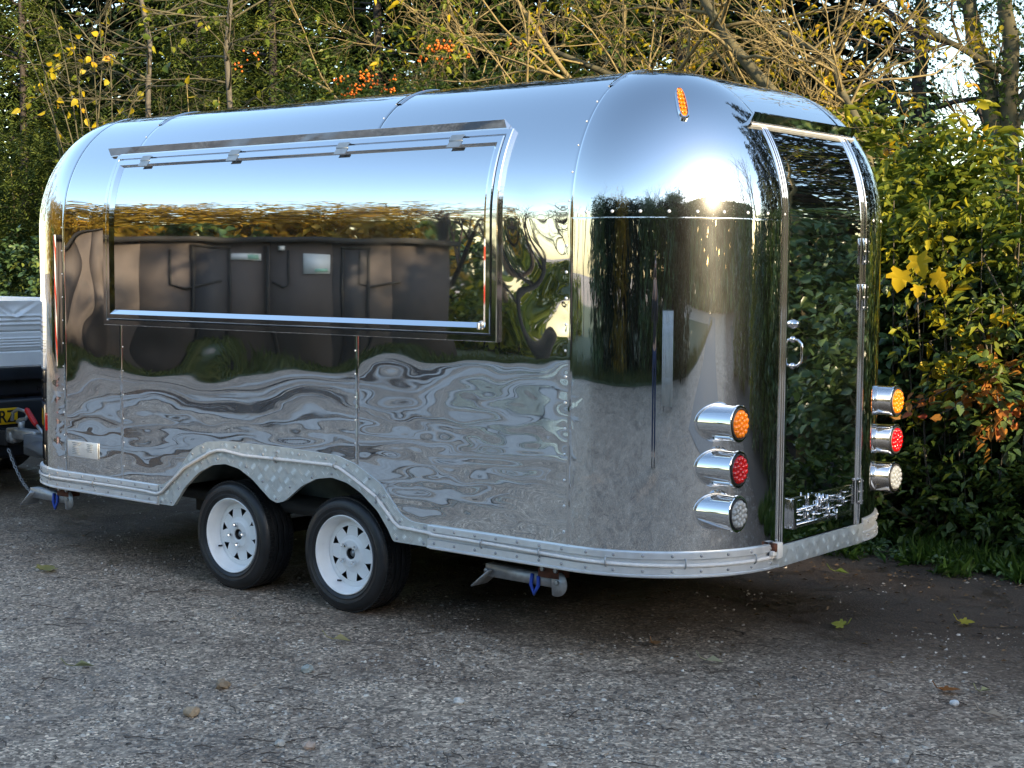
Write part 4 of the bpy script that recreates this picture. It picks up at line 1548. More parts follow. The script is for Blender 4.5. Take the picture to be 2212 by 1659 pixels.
# twiggy slender trees with pale trunks
def slender(name, label, px, py0, py1, y, seed, dx):
    r = np.random.RandomState(seed)
    p1 = at(px, py1, y); p0 = at(px + dx, py0, y)
    base = np.array((p0[0] + .1, y, 0.))
    root = empty(name, (base[0], base[1], 0), label, 'tree')
    t = np.linspace(0, 1, 10)[:, None]
    end = p1 + (p1 - p0) * .5
    pts = (1 - t) * base + t * end; pts[1:-1] += r.normal(size=(8, 3)) * .035
    br = [(pts, .038, .022, 3)]
    for _ in range(26):
        f = r.uniform(.42, 1) * 9; i = min(int(f), 8)
        v = np.array((r.choice([-1, 1]) * r.uniform(.5, 1), r.uniform(-.6, .4), r.uniform(-.05, .45)))
        grow(pts[i] + (pts[i + 1] - pts[i]) * (f - i), v, r.uniform(.7, 1.5), .012, 2, r, (3, 5), .55, .6, .1, 0, 6, .2, br)
    mesh_part('trunk', tubes([b[:3] for b in br if b[3] == 3], 8), M['bark_pale'], root)
    mesh_part('branches', tubes([b[:3] for b in br if b[3] < 3], 4), M['bark'], root)
    C, D = on_tips(br, 90, r, 1)
    mesh_part('foliage', sprays(C, D, .12, 2, .085, .062, r, .5), LM['lime'], root, 'stuff')
    return root


slender('slender_tree', 'slender pale trunk with level twigs seen over the front end of the roof', 312, 330, 0, 4.9, 41, 22)
slender('slender_tree', 'slender pale trunk rising above the left half of the serving hatch', 500, 235, 0, 4.7, 42, 12)

# yellow-leaved shrub top left
r = np.random.RandomState(51)
root = empty('yellow_shrub', (-9.6, 4.15, 0), 'thin arching shrub with large yellow heart shaped leaves at the upper left', 'shrub')
br = []
for px, py in ((60, 40), (110, 20), (150, 60), (200, 110), (240, 150), (170, 180), (90, 140), (230, 60), (300, 180), (40, 90)):
    e = at(px, py, 4.1 + r.uniform(-.25, .25)); b = np.array((-9.5 + r.uniform(-.2, .2), 4.2, .0))
    mid = np.array((b[0] * .6 + e[0] * .4, 4.2, e[2] * .8))
    t = np.linspace(0, 1, 9)[:, None]
    pts = (1 - t) ** 2 * b + 2 * t * (1 - t) * mid + t * t * e
    br.append((pts, .012, .004, 0))
    for q in range(4): grow(pts[r.randint(5, 9)], r.normal(size=3) + np.array((0, 0, .3)), .45, .005, 0, r, (0, 0), .5, .5, .12, .1, 6, .2, br)
mesh_part('stems', tubes([b[:3] for b in br], 5), M['bark'], root)
C, D = on_tips(br, 84, r, 0)
D = nrm(D * .6 + np.array((0, 0, -.6)) + .3 * r.normal(size=D.shape))
C = C[C[:, 2] > 2.3]; D = D[:len(C)]
V, F = leaf_arrays(C, D, rand_unit(len(C), r), .088 * r.uniform(.7, 1.2, len(C)), .064)
mesh_part('foliage', (V, F), LM['yellow'], root, 'stuff')
# small yellow sprig rising just behind the roof
root = empty('yellow_sapling', (-7.15, 4.0, 0), 'small sapling with yellow leaf tips just above the trailer roof edge', 'sapling')
e = at(410, 175, 4.0); e2 = at(470, 210, 4.0); b = np.array((e[0] + .1, 4.0, 0))
br = [(np.array([b + (e - b) * t + np.array((.06 * math.sin(4 * t), 0, 0)) for t in np.linspace(0, 1, 8)]), .01, .004, 0), (np.array([b + (e2 - b) * t + np.array((.10 * math.sin(3 * t), 0, 0)) for t in np.linspace(0, 1, 8)]), .01, .004, 0)]
mesh_part('stems', tubes([q_[:3] for q_ in br], 5), M['twig'], root)
C = np.array([p_[0][i] + (p_[0][i + 1] - p_[0][i]) * f for p_ in br for i in (4, 5, 6) for f in (.1, .4, .7, .95)]); D = nrm(r.normal(size=C.shape) + np.array((0, 0, -.4)))
mesh_part('foliage', leaf_arrays(C, D, rand_unit(len(C), r), .10, .05), LM['yellow'], root, 'stuff')

# firethorn with orange berries
root = shrub('firethorn_bush', 'glossy green firethorn bush dotted with orange berries above the roof', 'bush', (-6.0, 4.5),
             [((-6.7, 4.6, 2.0), (1.15, .8, 1.25), 1500), ((-5.5, 4.5, 2.2), (1.1, .8, 1.15), 1500), ((-4.6, 4.6, 2.2), (.9, .7, .95), 900)], LM['green'], .058, .026, 9, .30, 61)
r = np.random.RandomState(62)
m = MB()
for px, py, k in ((735, 172, 10), (790, 163, 20), (800, 180, 14), (770, 190, 14), (755, 203, 16), (838, 195, 12), (845, 172, 4), (945, 100, 22), (965, 103, 16), (912, 128, 8), (960, 128, 5), (550, 122, 6), (512, 142, 8), (1010, 118, 4), (1110, 95, 3)):
    for _ in range(k):
        c = at(px + r.normal() * 9, py + r.normal() * 6, 3.72 + r.uniform(-.08, .1))
        s_ = .0125
        V = np.array([(1, 0, 0), (-1, 0, 0), (0, 1, 0), (0, -1, 0), (0, 0, 1), (0, 0, -1)]) * s_ + c
        m.add(V, [(0, 2, 4), (2, 1, 4), (1, 3, 4), (3, 0, 4), (2, 0, 5), (1, 2, 5), (3, 1, 5), (0, 3, 5)])
m.build('berries', LM['berry'], root, smooth=True, kind='stuff')

# hazel thicket: bare golden stems tangled over the rear half of the roof
hz = [((-4.9, 5.2), 11), ((-4.0, 5.0), 12), ((-3.3, 5.3), 13), ((-2.7, 4.9), 14)]
lab = ['tangle of bare golden hazel stems over the roof beside the firethorn', 'tangle of bare golden hazel stems above the amber marker lamp',
       'tangle of bare golden hazel stems above the rear dome of the trailer', 'leafy hazel tangle rising beyond the gutter over the door']
for (b, sd_), lb in zip(hz, lab):
    r = np.random.RandomState(sd_ + 60)
    root = empty('hazel_bush', (b[0], b[1], 0), lb, 'bush', 'hazel stems behind the trailer')
    br = []
    for k in range(8 if sd_ != 14 else 4):
        a = r.uniform(-1, 1) if sd_ != 14 else r.uniform(-1.1, -.1)
        grow((b[0] + r.uniform(-.3, .3), b[1] + r.uniform(-.3, .3), 0), (a * .5, r.uniform(-.3, .2), 1), r.uniform(3.2, 4.8), r.uniform(.016, .034), 3, r, (5, 7), .42, .8, .13, .07, 9, .38, br)
    mesh_part('trunk', tubes([q_[:3] for q_ in br if q_[3] >= 2], 6), M['twig'], root)
    mesh_part('branches', tubes([q_[:3] for q_ in br if q_[3] < 2], 3), M['twig'], root)
    C, D = on_tips(br, 420, r, 0, .02)
    mesh_part('foliage', sprays(C, D, .16, 4, .07, .034, r, .4), LM['yellow'] if sd_ in (12, 13) else LM['lime'], root, 'stuff')
# heavy mossy limbs leaning through the thicket
def limb(name, label, pxs, y, rad, seed):
    r = np.random.RandomState(seed)
    P = np.array([at(px, py, y + dy) for px, py, dy in pxs])
    root = empty(name, (P[0][0], P[0][1], 0), label, 'tree')
    b = np.array((P[0][0] + .3, P[0][1], 0))
    pts = np.vstack([b, P]); t = np.linspace(0, len(pts) - 1, 16)
    q_ = np.stack([np.interp(t, np.arange(len(pts)), pts[:, k]) for k in range(3)], -1)
    q_[1:-1] = (q_[:-2] + 2 * q_[1:-1] + q_[2:]) / 4
    br = [(q_, rad, rad * .45, 3)]
    for _ in range(12): grow(q_[r.randint(5, 16)], r.normal(size=3) + np.array((0, 0, .2)), r.uniform(.5, 1.1), rad * .3, 2, r, (3, 5), .55, .8, .2, 0, 6, .2, br)
    mesh_part('trunk', tubes([x[:3] for x in br if x[3] == 3], 8), M['bark'], root)
    mesh_part('branches', tubes([x[:3] for x in br if x[3] < 3], 4), M['twig'], root)


limb('leaning_tree', 'thick mossy limb leaning left over the top of the rear dome', [(1760, 300, 0), (1650, 180, -.1), (1575, 90, -.1), (1520, 0, 0), (1480, -80, .1)], 4.7, .055, 71)
limb('leaning_tree', 'bent mossy stem curving up beyond the door gutter', [(1880, 330, 0), (1850, 255, 0), (1812, 190, 0), (1803, 135, 0), (1745, 100, 0), (1690, 70, .1)], 4.3, .035, 72)
limb('leaning_tree', 'low golden branch stretching left across the gap over the roof', [(1480, 230, .3), (1330, 165, .1), (1230, 125, 0), (1150, 90, 0), (1080, 75, 0)], 4.6, .032, 73)

# bright elder at the right, ivy below it
shrub('elder_bush', 'yellow green elder bush overhanging the far rear corner of the trailer', 'bush', (-1.55, 4.5), [((-1.75, 4.4, 2.05), (.8, .5, .7), 230), ((-1.25, 4.2, 2.0), (.6, .42, .45), 150)], LM['lime'], .10, .046, 8, .28, 81, None, .5, False, .3, clump=15)
shrub('elder_bush', 'bright yellow green leafy elder at the right edge, above the dark ivy', 'bush', (-.4, 4.15), [((-.60, 4.1, 1.98), (.8, .45, .42), 150), ((.15, 3.95, 1.75), (.7, .42, .55), 150)], LM['lime'], .10, .046, 8, .28, 82, None, .5, False, .3, clump=13)
shrub('elder_bush', 'green elder bush at the hedge end just past the right of the view', 'bush', (1.1, 4.2), [((1.2, 4.8, 1.0), (.9, .6, .8), 330)], LM['green'], .10, .046, 8, .30, 83, None, .45, False, .3)
shrub('ivy_mound', 'dark green ivy mound behind the far rear lamps', 'ivy', (-1.2, 4.25), [((-1.5, 4.3, .95), (.8, .5, 1.0), 620), ((-.8, 4.1, .95), (.7, .5, 1.0), 800)], LM['ivy'], .078, .066, 7, .26, 84, None, .3)
shrub('ivy_mound', 'dark green ivy and bramble mound at the right edge above the grass', 'ivy', (.2, 3.9), [((.0, 3.85, .80), (.8, .5, .95), 760), ((.8, 3.8, .8), (.8, .5, .9), 500)], LM['ivy'], .078, .060, 7, .26, 85, None, .3)
shrub('understory_bush', 'leafy green growth filling the hedge behind the elder', 'bush', (-.6, 5.2), [((-1.8, 5.2, 1.4), (1.2, .6, 1.3), 700), ((-.2, 4.9, 1.2), (1.2, .6, 1.1), 700), ((1.2, 5.2, 1.1), (1.1, .7, 1.1), 500)], LM['ivy'], .09, .040, 8, .32, 86, None, .3)
shrub('understory_bush', 'dark leafy bush low behind the trailer wheels', 'bush', (-5.0, 4.4), [((-6.6, 4.5, .6), (1.3, .6, .8), 500), ((-4.6, 4.4, .6), (1.3, .6, .8), 500), ((-2.9, 4.4, .8), (1.0, .6, 1.0), 500)], LM['ivy'], .08, .055, 8, .3, 87, None, .3)
shrub('understory_bush', 'leafy growth filling the middle distance behind the hazel', 'bush', (-4.5, 7.4), [((-6.2, 7.6, 1.6), (1.5, .9, 1.8), 800), ((-3.6, 7.4, 1.5), (1.5, .9, 1.7), 800), ((-1.4, 7.2, 1.1), (1.3, .9, 1.3), 700)], LM['green'], .10, .045, 8, .36, 88, None, .3)
for i, (px, py, y_, nn_, lb) in enumerate([(2120, 500, 3.55, 46, 'bright lime green shoots hanging in front of the ivy at the right edge'), (2140, 760, 3.45, 40, 'lime green shoots above the orange bramble at the right edge'), (2040, 690, 3.5, 18, 'small lime green shoots under the yellow maple leaves'), (1930, 470, 3.6, 14, 'few lime green shoots beside the far rear corner of the trailer'), (2080, 1010, 3.35, 30, 'green nettle shoots low over the verge grass')]):
    r = np.random.RandomState(900 + i)
    c0 = at(px, py, y_); root = empty('young_shoots', (c0[0], c0[1], 0), lb, 'shoots')
    C = c0 + r.normal(size=(nn_, 3)) * np.array((.26, .08, .16)); D = nrm(np.stack([r.normal(size=nn_) * .7, -.6 + .4 * r.normal(size=nn_), .2 + .5 * r.normal(size=nn_)], -1))
    mesh_part('foliage', sprays(C, D, .22, 7, .075, .034, r, .45), LM['lime'] if i < 4 else LM['green'], root, 'stuff')
    mesh_part('stems', tubes([(np.array([np.array((c0[0] + q_, c0[1] + .1, 0)) + (c0 + np.array((q_ * 1.6, 0, .1)) - np.array((c0[0] + q_, c0[1] + .1, 0))) * t for t in np.linspace(0, 1, 6)]), .006, .003) for q_ in (-.15, 0, .14)], 4), M['bark_pale'], root)
shrub('weed_patch', 'low nettles and docks between the verge grass and the ivy', 'weeds', (.1, 3.45), [((-.7, 3.55, .22), (.55, .25, .34), 260), ((.2, 3.4, .22), (.6, .28, .34), 280), ((1.0, 3.3, .22), (.5, .28, .34), 200)], LM['green'], .07, .034, 6, .2, 89, None, .3, nstem=4)
# orange bramble sprays
r = np.random.RandomState(91)
root = empty('bramble', (-.4, 3.5, 0), 'arching bramble with orange and pink leaves beside the far amber lamp', 'bramble')
br = []
for (x0_, y0_), (x1_, y1_), lift in (((2212, 820), (1930, 912), 60), ((2230, 870), (2010, 905), 40), ((2250, 850), (2120, 960), 30), ((2120, 700), (2170, 930), 0), ((2240, 780), (2090, 860), 30)):
    a, b = at(x0_, y0_, 3.5), at(x1_, y1_, 3.3)
    t = np.linspace(0, 1, 9)[:, None]
    pts = a + (b - a) * t; pts[:, 2] += (lift / 330.) * 4 * (t * (1 - t))[:, 0] * .5
    br.append((pts, .007, .003, 0))
mesh_part('stems', tubes([q_[:3] for q_ in br], 5), M['bark_pale'], root)
C, D = on_tips(br, 190, r, 0, .03)
mesh_part('foliage', leaf_arrays(C, D, np.array((0, -.5, 1)) + .6 * r.normal(size=C.shape), .075 * r.uniform(.6, 1.2, len(C)), .045), LM['orange'], root, 'stuff')
root = empty('bramble', (-1.0, 3.6, 0), 'green bramble stems with a few yellow leaves above the far lamps', 'bramble')
br = []
for (x0_, y0_), (x1_, y1_) in (((1960, 720), (2110, 560)), ((2030, 1030), (2110, 640)), ((2040, 690), (1985, 930)), ((2180, 500), (2100, 980))):
    a, b = at(x0_, y0_, 3.55), at(x1_, y1_, 3.5)
    t = np.linspace(0, 1, 9)[:, None]; pts = a + (b - a) * t; pts += .03 * r.normal(size=pts.shape)
    br.append((pts, .006, .003, 0))
mesh_part('stems', tubes([q_[:3] for q_ in br], 5), M['bark_pale'], root)
C, D = on_tips(br, 46, r, 0, .03)
mesh_part('foliage', leaf_arrays(C, D, np.array((0, -.6, 1)) + .6 * r.normal(size=C.shape), .10 * r.uniform(.7, 1.2, len(C)), .08), LM['yellow'], root, 'stuff')


# lobed maple leaves caught in the ivy: each a part of the sapling
def lobed(mb, c, size, ax, nn_, r):
    ax = nrm(ax); nn_ = nrm(nn_ - ax * (nn_ @ ax)); sd_ = np.cross(ax, nn_)
    prof_ = [(0, 0), (.14, -.05), (.40, -.12), (.48, .02), (.36, .14), (.62, .30), (.60, .46), (.34, .42), (.30, .66), (.20, .80), (0, 1.0)]
    pts_ = prof_ + [(-x, y) for x, y in prof_[-2:0:-1]]
    V = [c + size * (sd_ * x + ax * y + nn_ * (.12 * abs(x) - .10 * y * y)) for x, y in pts_]
    cc = c + size * (ax * .35 - nn_ * .04)
    n = len(V)
    mb.add(V + [cc], [(i, (i + 1) % n, n) for i in range(n)])


root = empty('maple_sapling', (-1.1, 3.5, 0), 'young maple with four big lobed yellow leaves in front of the ivy', 'sapling')
e = at(1975, 520, 3.5)
mesh_part('stems', tubes([(np.array([np.array((e[0] + .15, 3.5, 0)) + (e - np.array((e[0] + .15, 3.5, 0))) * t for t in np.linspace(0, 1, 8)]), .008, .004)], 5), M['bark_pale'], root)
for k, (px, py, sz, tilt) in enumerate(((1984, 552, .135, -.5), (1948, 584, .13, .3), (2022, 588, .125, -.9), (1985, 618, .07, .2))):
    m = MB(); lobed(m, at(px, py, 3.2), sz, np.array((-tilt * .6, -.1, -1.0)), np.array((.5 * tilt, -1, .55 - .4 * k)), r); m.build('leaf', LM['maple'], root)
C = np.array([at(px + r.normal() * 22, py + r.normal() * 14, 3.45) for px, py in [(1985, 520)] * 18 + [(1975, 500)] * 12])
mesh_part('foliage', leaf_arrays(C, nrm(r.normal(size=C.shape) + np.array((0, 0, -.3))), np.array((0, -.7, .8)) + .5 * r.normal(size=C.shape), .085, .04), LM['lime'], root, 'stuff')

# trees with ivy against the sky at the upper right
p = lambda px, py, y: at(px, py, y)
b = p(2190, 400, 9.0)
bare_tree('ivy_clad_tree', 'ivy clad tree with forked trunk against the sky at the top right', 'tree', (b[0], 9.0), 5.0, .11, 111, M['bark'], 3, (4, 5), None, spread=.8,
          trunk_pts=[[(b[0], 9.0, 0), p(2190, 400, 9.0), p(2183, 200, 9.0), p(2172, 0, 9.0), p(2150, -160, 9.0)], [(b[0], 9.0, 0), p(2178, 380, 9.0), p(2140, 200, 9.0), p(2085, 0, 9.0), p(2040, -150, 9)]],
          ivy=(420, .5, 4.2, LM['green']), fine=M['twig_dark'])
b = p(1995, 300, 10.0)
bare_tree('ivy_clad_tree', 'straight ivy clad trunk left of the forked tree at the top right', 'tree', (b[0], 10.0), 5.0, .10, 112, M['bark_dark'], 3, (4, 5), None, spread=.8,
          trunk_pts=[[(b[0], 10.0, 0), p(1995, 300, 10.0), p(1985, 120, 10.0), p(1982, -60, 10.0)]], ivy=(260, .5, 4.5, LM['ivy']), fine=M['twig_dark'])
for i, (x, y, h, sd_) in enumerate([(-1.0, 14, 7.5, 1), (-4.4, 17, 8, 2), (-7.5, 17, 8.5, 3), (1.5, 17, 8, 4), (-2.6, 19, 8, 5), (-10.5, 18, 9, 6)]):
    bare_tree('bare_tree', ('bare dark winter tree out beyond the right end of the hedge', 'bare dark winter tree with fine twigs behind the ivy clad trunks', 'bare dark winter tree with fine twigs behind the rear dome', 'bare dark winter tree far right, past the lane hedge', 'bare dark winter tree furthest back behind the forked tree', 'bare dark winter tree between the last conifers')[i], 'tree', (x, y), h * .55, .10, 120 + sd_, M['bark_dark'], 3, (6, 7), 'bare trees behind the hedge', spread=.7, ratio=.62, up=.10, fine=M['twig_dark'], sides=3)
shrub('understory_bush', 'low dark scrub at the foot of the bare trees on the far side', 'bush', (-2, 12), [((-4.0, 12, 1.0), (2.2, 1.2, 1.6), 500), ((-.5, 12, .9), (2.0, 1.2, 1.5), 500), ((2.4, 12, .8), (2.0, 1.2, 1.4), 400)], LM['ivy'], .14, .08, 8, .5, 130, None, .3)

for i, (x, y, h) in enumerate([(1.8, 11.0, 14), (4.4, 9.8, 13.5), (7.0, 10.0, 14), (9.8, 9.6, 13)]):
    cone_tree('conifer_tree', ORD[i] + ' tall dark conifer behind the hedge facing the trailer door', 'tree', (x, y), h, 2.5, 1150, 9, .85, .34, .095, LM['dark_conifer'], 170 + i, 'conifers facing the trailer door', .2)
# hedge carrying on to the right of the view (mirrored in the door)
for i, (x, y, mt, lb) in enumerate([(2.6, 4.1, 'ivy', 'dark ivy covered stretch of hedge to the right of the elder'), (4.4, 4.4, 'green', 'mid green stretch of hedge facing the trailer door'), (6.3, 4.2, 'ivy', 'dark leafy stretch of hedge further along the lane side'), (8.4, 4.6, 'lime', 'yellow green end of the hedge along the lane')]):
    shrub('hedge_bush', lb, 'hedge', (x, y), [((x, y + .5, .9), (1.2, .7, 1.0), 420), ((x + .2, y + 1.0, 1.7), (1.1, .7, .8), 320)], LM[mt], .10, .06, 7, .32, 140 + i, None, .3)
for i, (x, y) in enumerate([(3.0, 6.5), (6.0, 7.0)]):
    bare_tree('hazel_tree', ['bare golden hazel tree over the hedge facing the door', 'bare golden hazel tree further along the lane'][i], 'tree', (x, y), 4.2, .07, 150 + i, M['twig'], 3, (6, 8), None, spread=.9, fine=M['twig'], leaves=(300, LM['lime'], .08, .04, 4, .2))

# grass on the verge
r = np.random.RandomState(201)
n = 60000
x = r.uniform(-2.6, 3.0, n); y = 2.65 + r.gamma(2.0, .33, n) + .35 * np.clip(-x - .2, 0, 2) * .5
cl = smooth_noise(202, .15, .7, 18)(x, y)
keep = (r.uniform(0, 1, n) < np.clip(.42 + .5 * cl, .02, 1)) & (y > 2.72 - .22 * cl + .12 * r.normal(size=n) + .25 * np.clip(-x - .3, 0, 3))
x, y = x[keep], y[keep]; n = len(x)
A = nrm(np.stack([r.normal(size=n) * .8, r.normal(size=n) * .8, np.ones(n)], -1))
V, F = leaf_arrays(np.stack([x, y, np.zeros(n)], -1), A, rand_unit(n, r) * np.array((1, 1, .2)), .062 * r.uniform(.3, 1.9, n) ** 1.2, .0048, .05, .4)
o = link('verge_grass', raw_mesh('verge_grass', V, [F]), LM['grass']); tag(o, 'rough green grass growing along the foot of the hedge', 'grass', kind='stuff')
n = 5200
x = r.uniform(-1.6, 2.4, n); y = 2.75 + r.gamma(2.2, .30, n) + .25 * np.clip(-x - .3, 0, 3)
V, F = leaf_arrays(np.stack([x, y, r.uniform(.01, .06, n)], -1), rand_unit(n, r) * np.array((1, 1, .35)), np.array((0, -.2, 1.)) + .35 * r.normal(size=(n, 3)), .036 * r.uniform(.5, 1.5, n), .024, .1, .1, True)
o = link('verge_weeds', raw_mesh('verge_weeds', V, [F]), LM['ivy']); tag(o, 'small round leaved weeds growing among the verge grass', 'weeds', kind='stuff')
n = 9000
x = r.uniform(-12, -2.2, n); y = 3.3 + r.gamma(2.0, .4, n)
A = nrm(np.stack([r.normal(size=n) * .45, r.normal(size=n) * .45, np.ones(n)], -1))
V, F = leaf_arrays(np.stack([x, y, np.zeros(n)], -1), A, rand_unit(n, r) * np.array((1, 1, .2)), .14 * r.uniform(.5, 1.5, n), .010, .05, .35)
o = link('verge_grass', raw_mesh('verge_grass', V, [F]), LM['grass']); tag(o, 'shaded grass along the hedge foot behind the trailer', 'grass', kind='stuff')
# ------------------------------------------------------------------ dropside truck that tows the trailer
TX = -6.2
truck = empty('dropside_truck', (-8.4, 1.0, 0), 'dropside truck with dented white ribbed tailboard and yellow rear number plate', 'truck')
zt, zb_ = 1.353, .908
m = MB()
zz = np.concatenate([np.linspace(zt, zb_, 110)])
yy = np.linspace(-.02, 2.02, 110)
Yg, Zg = np.meshgrid(yy, zz, indexing='ij')
hh = (zt - Zg) / (zt - zb_)
xo = np.zeros_like(Yg)
for h0 in (.23, .295, .36): xo += .008 * np.exp(-((hh - h0) / .018) ** 2)
for h0 in (.58, .62, .665, .71): xo += .007 * np.exp(-((hh - h0) / .014) ** 2)
for h0 in (.47, .775): xo -= .014 * np.exp(-((hh - h0) / .010) ** 2)
xo += .006 * (hh > .775)
cr = np.abs(Yg - 1.115) * .55
dv = (zt - Zg) - (.105 - cr)
xo += np.where(hh < .45, (-.022 * np.exp(-((dv + .008) / .010) ** 2) + .016 * np.exp(-((dv - .014) / .014) ** 2)) * np.exp(-((Yg - 1.115) / .12) ** 2), 0)
xo -= .02 * np.exp(-((Yg - 1.10) / .10) ** 2 - ((zt - Zg - .04) / .05) ** 2)
m.grid(np.stack([TX + xo, Yg, Zg], -1))
m.grid(np.stack([np.stack([np.full(110, TX) + xo[:, 0], yy, np.full(110, zt)], -1), np.stack([np.full(110, TX - .03), yy, np.full(110, zt + .002)], -1), np.stack([np.full(110, TX - .03), yy, np.full(110, zb_)], -1)], 1))
m.build('tailboard', M['truck_white'], truck, smooth=True)
m = MB()
for y in (-.05, 2.05): m.box((TX - 1.6, y, (zt + zb_) / 2), (3.1, .04, zt - zb_), bev=.006)
m.build('sideboard', M['truck_white'], truck)
m = MB()
for y in (-.05, 2.05): m.box((TX - .02, y, 1.13), (.06, .06, .47), bev=.006)
m.box((TX - 3.2, 1.0, 1.45), (.06, 2.1, 1.1), bev=.01)
m.build('bed_frame', M['truck_white'], truck)
m = MB()
m.box((TX - 1.6, 1.0, .85), (3.2, 2.08, .09), bev=.01)
for y in (.6, 1.4): m.box((TX - 2.6, y, .68), (5.0, .08, .22))
m.box((TX - .10, 1.0, .79), (.10, 2.0, .20), bev=.02)
m.build('chassis', M['dark_paint'], truck)
m = MB(); m.box((TX - .06, 1.0, .53), (.10, 1.9, .30), bev=.03); m.box((TX - .14, 1.0, .33), (.16, 1.5, .14), bev=.03); m.build('bumper', M['dark_paint'], truck)
m = MB(); m.box((TX + .03, 1.0, .42), (.16, .10, .10), bev=.01); m.tube([(TX + .10, 1.0, .40), (TX + .16, 1.0, .40), (TX + .16, 1.0, .45)], .022, 8); m.build('tow_bar', M['under'], truck)
for y in (.10, 1.90):
    m = MB(); m.box((TX - .005, y, .54), (.02, .30, .12), bev=.008); m.build('tail_light', M['red'], truck)
m = MB(); m.box((TX + .002, .855, .562), (.012, .52, .112), bev=.003); plt = m.build('number_plate', M['yellow_plate'], truck)
fc = bpy.data.curves.new('plate_letters', 'FONT'); fc.body = 'RZ'; fc.size = .118; fc.extrude = .0012; fc.align_x = 'RIGHT'; fc.offset = .0012
fo = bpy.data.objects.new('plate_letters', fc); COL.objects.link(fo)
bpy.context.view_layer.update()
dg = bpy.context.evaluated_depsgraph_get()
fm = bpy.data.meshes.new_from_object(fo.evaluated_get(dg)); bpy.data.objects.remove(fo)
fm.transform(Matrix(((0, 0, 1, TX + .0095), (.92, 0, 0, 1.098), (0, 1, 0, .521), (0, 0, 0, 1))))
fm.materials.clear(); link('plate_letters', fm, M['plate_black'], plt)


def road_wheel(x, y, sg):
    w = empty('wheel', (0, 0, 0)); w.parent = truck; w.location = Vector((x, y, .34)) - Vector((-8.4, 1.0, 0)); ORG[w] = Vector((0, 0, 0))
    m = MB(); m.lathe([(.21, .0), (.25, -.02 * sg), (.32, -.015 * sg), (.34, .02 * sg), (.34, .19 * sg), (.31, .22 * sg), (.21, .21 * sg)], 40, 'y'); m.build('tyre', M['tyre'], w, angle=35)
    m = MB(); m.lathe([(.212, .0), (.20, .01 * sg), (.19, .06 * sg), (.10, .05 * sg), (.07, .02 * sg), (.0005, .02 * sg)], 32, 'y'); m.build('rim', M['galv'], w, angle=35)


for x in (-7.6, -10.6):
    for y, sg in ((.02, 1), (1.98, -1)): road_wheel(x, y, sg)
m = MB()
cabp = [(-9.55, .55), (-9.55, 2.05), (-9.8, 2.18), (-10.5, 2.15), (-11.0, 1.45), (-11.7, 1.25), (-11.85, .95), (-11.85, .45), (-11.0, .42), (-10.95, .60), (-10.6, .75), (-10.25, .60), (-10.2, .42)]
m.prism(cabp, .06, 1.94, 'xz'); m.build('cab', M['truck_white'], truck)
M['glass'] = simple('dark_glass', (.02, .025, .03), .06, 0, .1, 3, 0, .8)
m = MB()
for y in (.052, 1.948):
    m.box((-10.15, y, 1.72), (.75, .01, .48), bev=.004)
m.box((-9.545, 1.0, 1.72), (.012, 1.4, .42), bev=.005)
m.build('cab_window', M['glass'], truck)

# ------------------------------------------------------------------ across the yard: what the polished sides mirror
SRC = np.array((-2.4, 0.0))
PR_, PL_ = np.array((-16.5, -16.5)), np.array((-20.6, -7.4))
PR_ = PR_ - (PL_ - PR_) * .065
wd = (PL_ - PR_); WL = np.linalg.norm(wd); wd /= WL
wn_ = np.array((wd[1], -wd[0]))
if wn_ @ (SRC - PR_) < 0: wn_ = -wn_


def wall_t(az):
    d = np.array((math.sin(R_(az)), -math.cos(R_(az))))
    A_ = np.array([[d[0], -wd[0]], [d[1], -wd[1]]]); s_ = np.linalg.solve(A_, PR_ - SRC); return s_[1]


def wp(t, off, z): q_ = PR_ + wd * t + wn_ * off; return np.array((q_[0], q_[1], z))


def wbox(mb, t0, t1, z0, z1, o0, o1):
    c = [wp(t0, o0, z0), wp(t1, o0, z0), wp(t1, o1, z0), wp(t0, o1, z0), wp(t0, o0, z1), wp(t1, o0, z1), wp(t1, o1, z1), wp(t0, o1, z1)]
    mb.add(c, [(0, 1, 2, 3), (4, 7, 6, 5), (0, 4, 5, 1), (1, 5, 6, 2), (2, 6, 7, 3), (3, 7, 4, 0)])


M['felt'] = simple('dark_felted_board', (.080, .066, .060), .8, 0, .22, 2.2, .3)
M['felt2'] = simple('darker_door_board', (.050, .046, .046), .75, 0, .25, 2.2, .3)
M['sign_white'] = simple('white_sign', (.72, .74, .72), .4, 0, .05, 3)
M['sign_green'] = simple('green_print', (.30, .55, .40), .5, 0, .1, 3)
shed = empty('dark_shed', tuple(wp(WL / 2, 0, 0)), 'long low dark boarded shed mirrored in the serving hatch', 'shed')
HT = 2.12
m = MB(); wbox(m, 0, WL, 0, HT - .06, -4.0, -.03); m.build('wall', M['felt2'], shed)
edges = np.linspace(0, WL, 10)
d1 = (wall_t(-51.6), wall_t(-50.0)); d2 = (wall_t(-44.2), wall_t(-43.0))
for a, b in zip(edges[:-1], edges[1:]):
    m = MB(); wbox(m, a + .004, b - .004, .05, HT - .05, -.03, .0); m.build('wall_panel', M['felt'], shed)
for (a, b) in (d1, d2):
    a, b = min(a, b), max(a, b)
    m = MB(); wbox(m, a, b, .03, 1.95, .004, .03); dd_ = m.build('door', M['felt2'], shed)
    m = MB(); wbox(m, a - .05, a, .03, 2.0, .002, .05); wbox(m, b, b + .05, .03, 2.0, .002, .05); wbox(m, a - .05, b + .05, 1.96, 2.01, .004, .052); m.build('door_frame', M['under'], dd_)
m = MB(); wbox(m, -.15, WL + .15, HT - .05, HT + .04, -4.2, .18); m.build('roof', M['under'], shed)
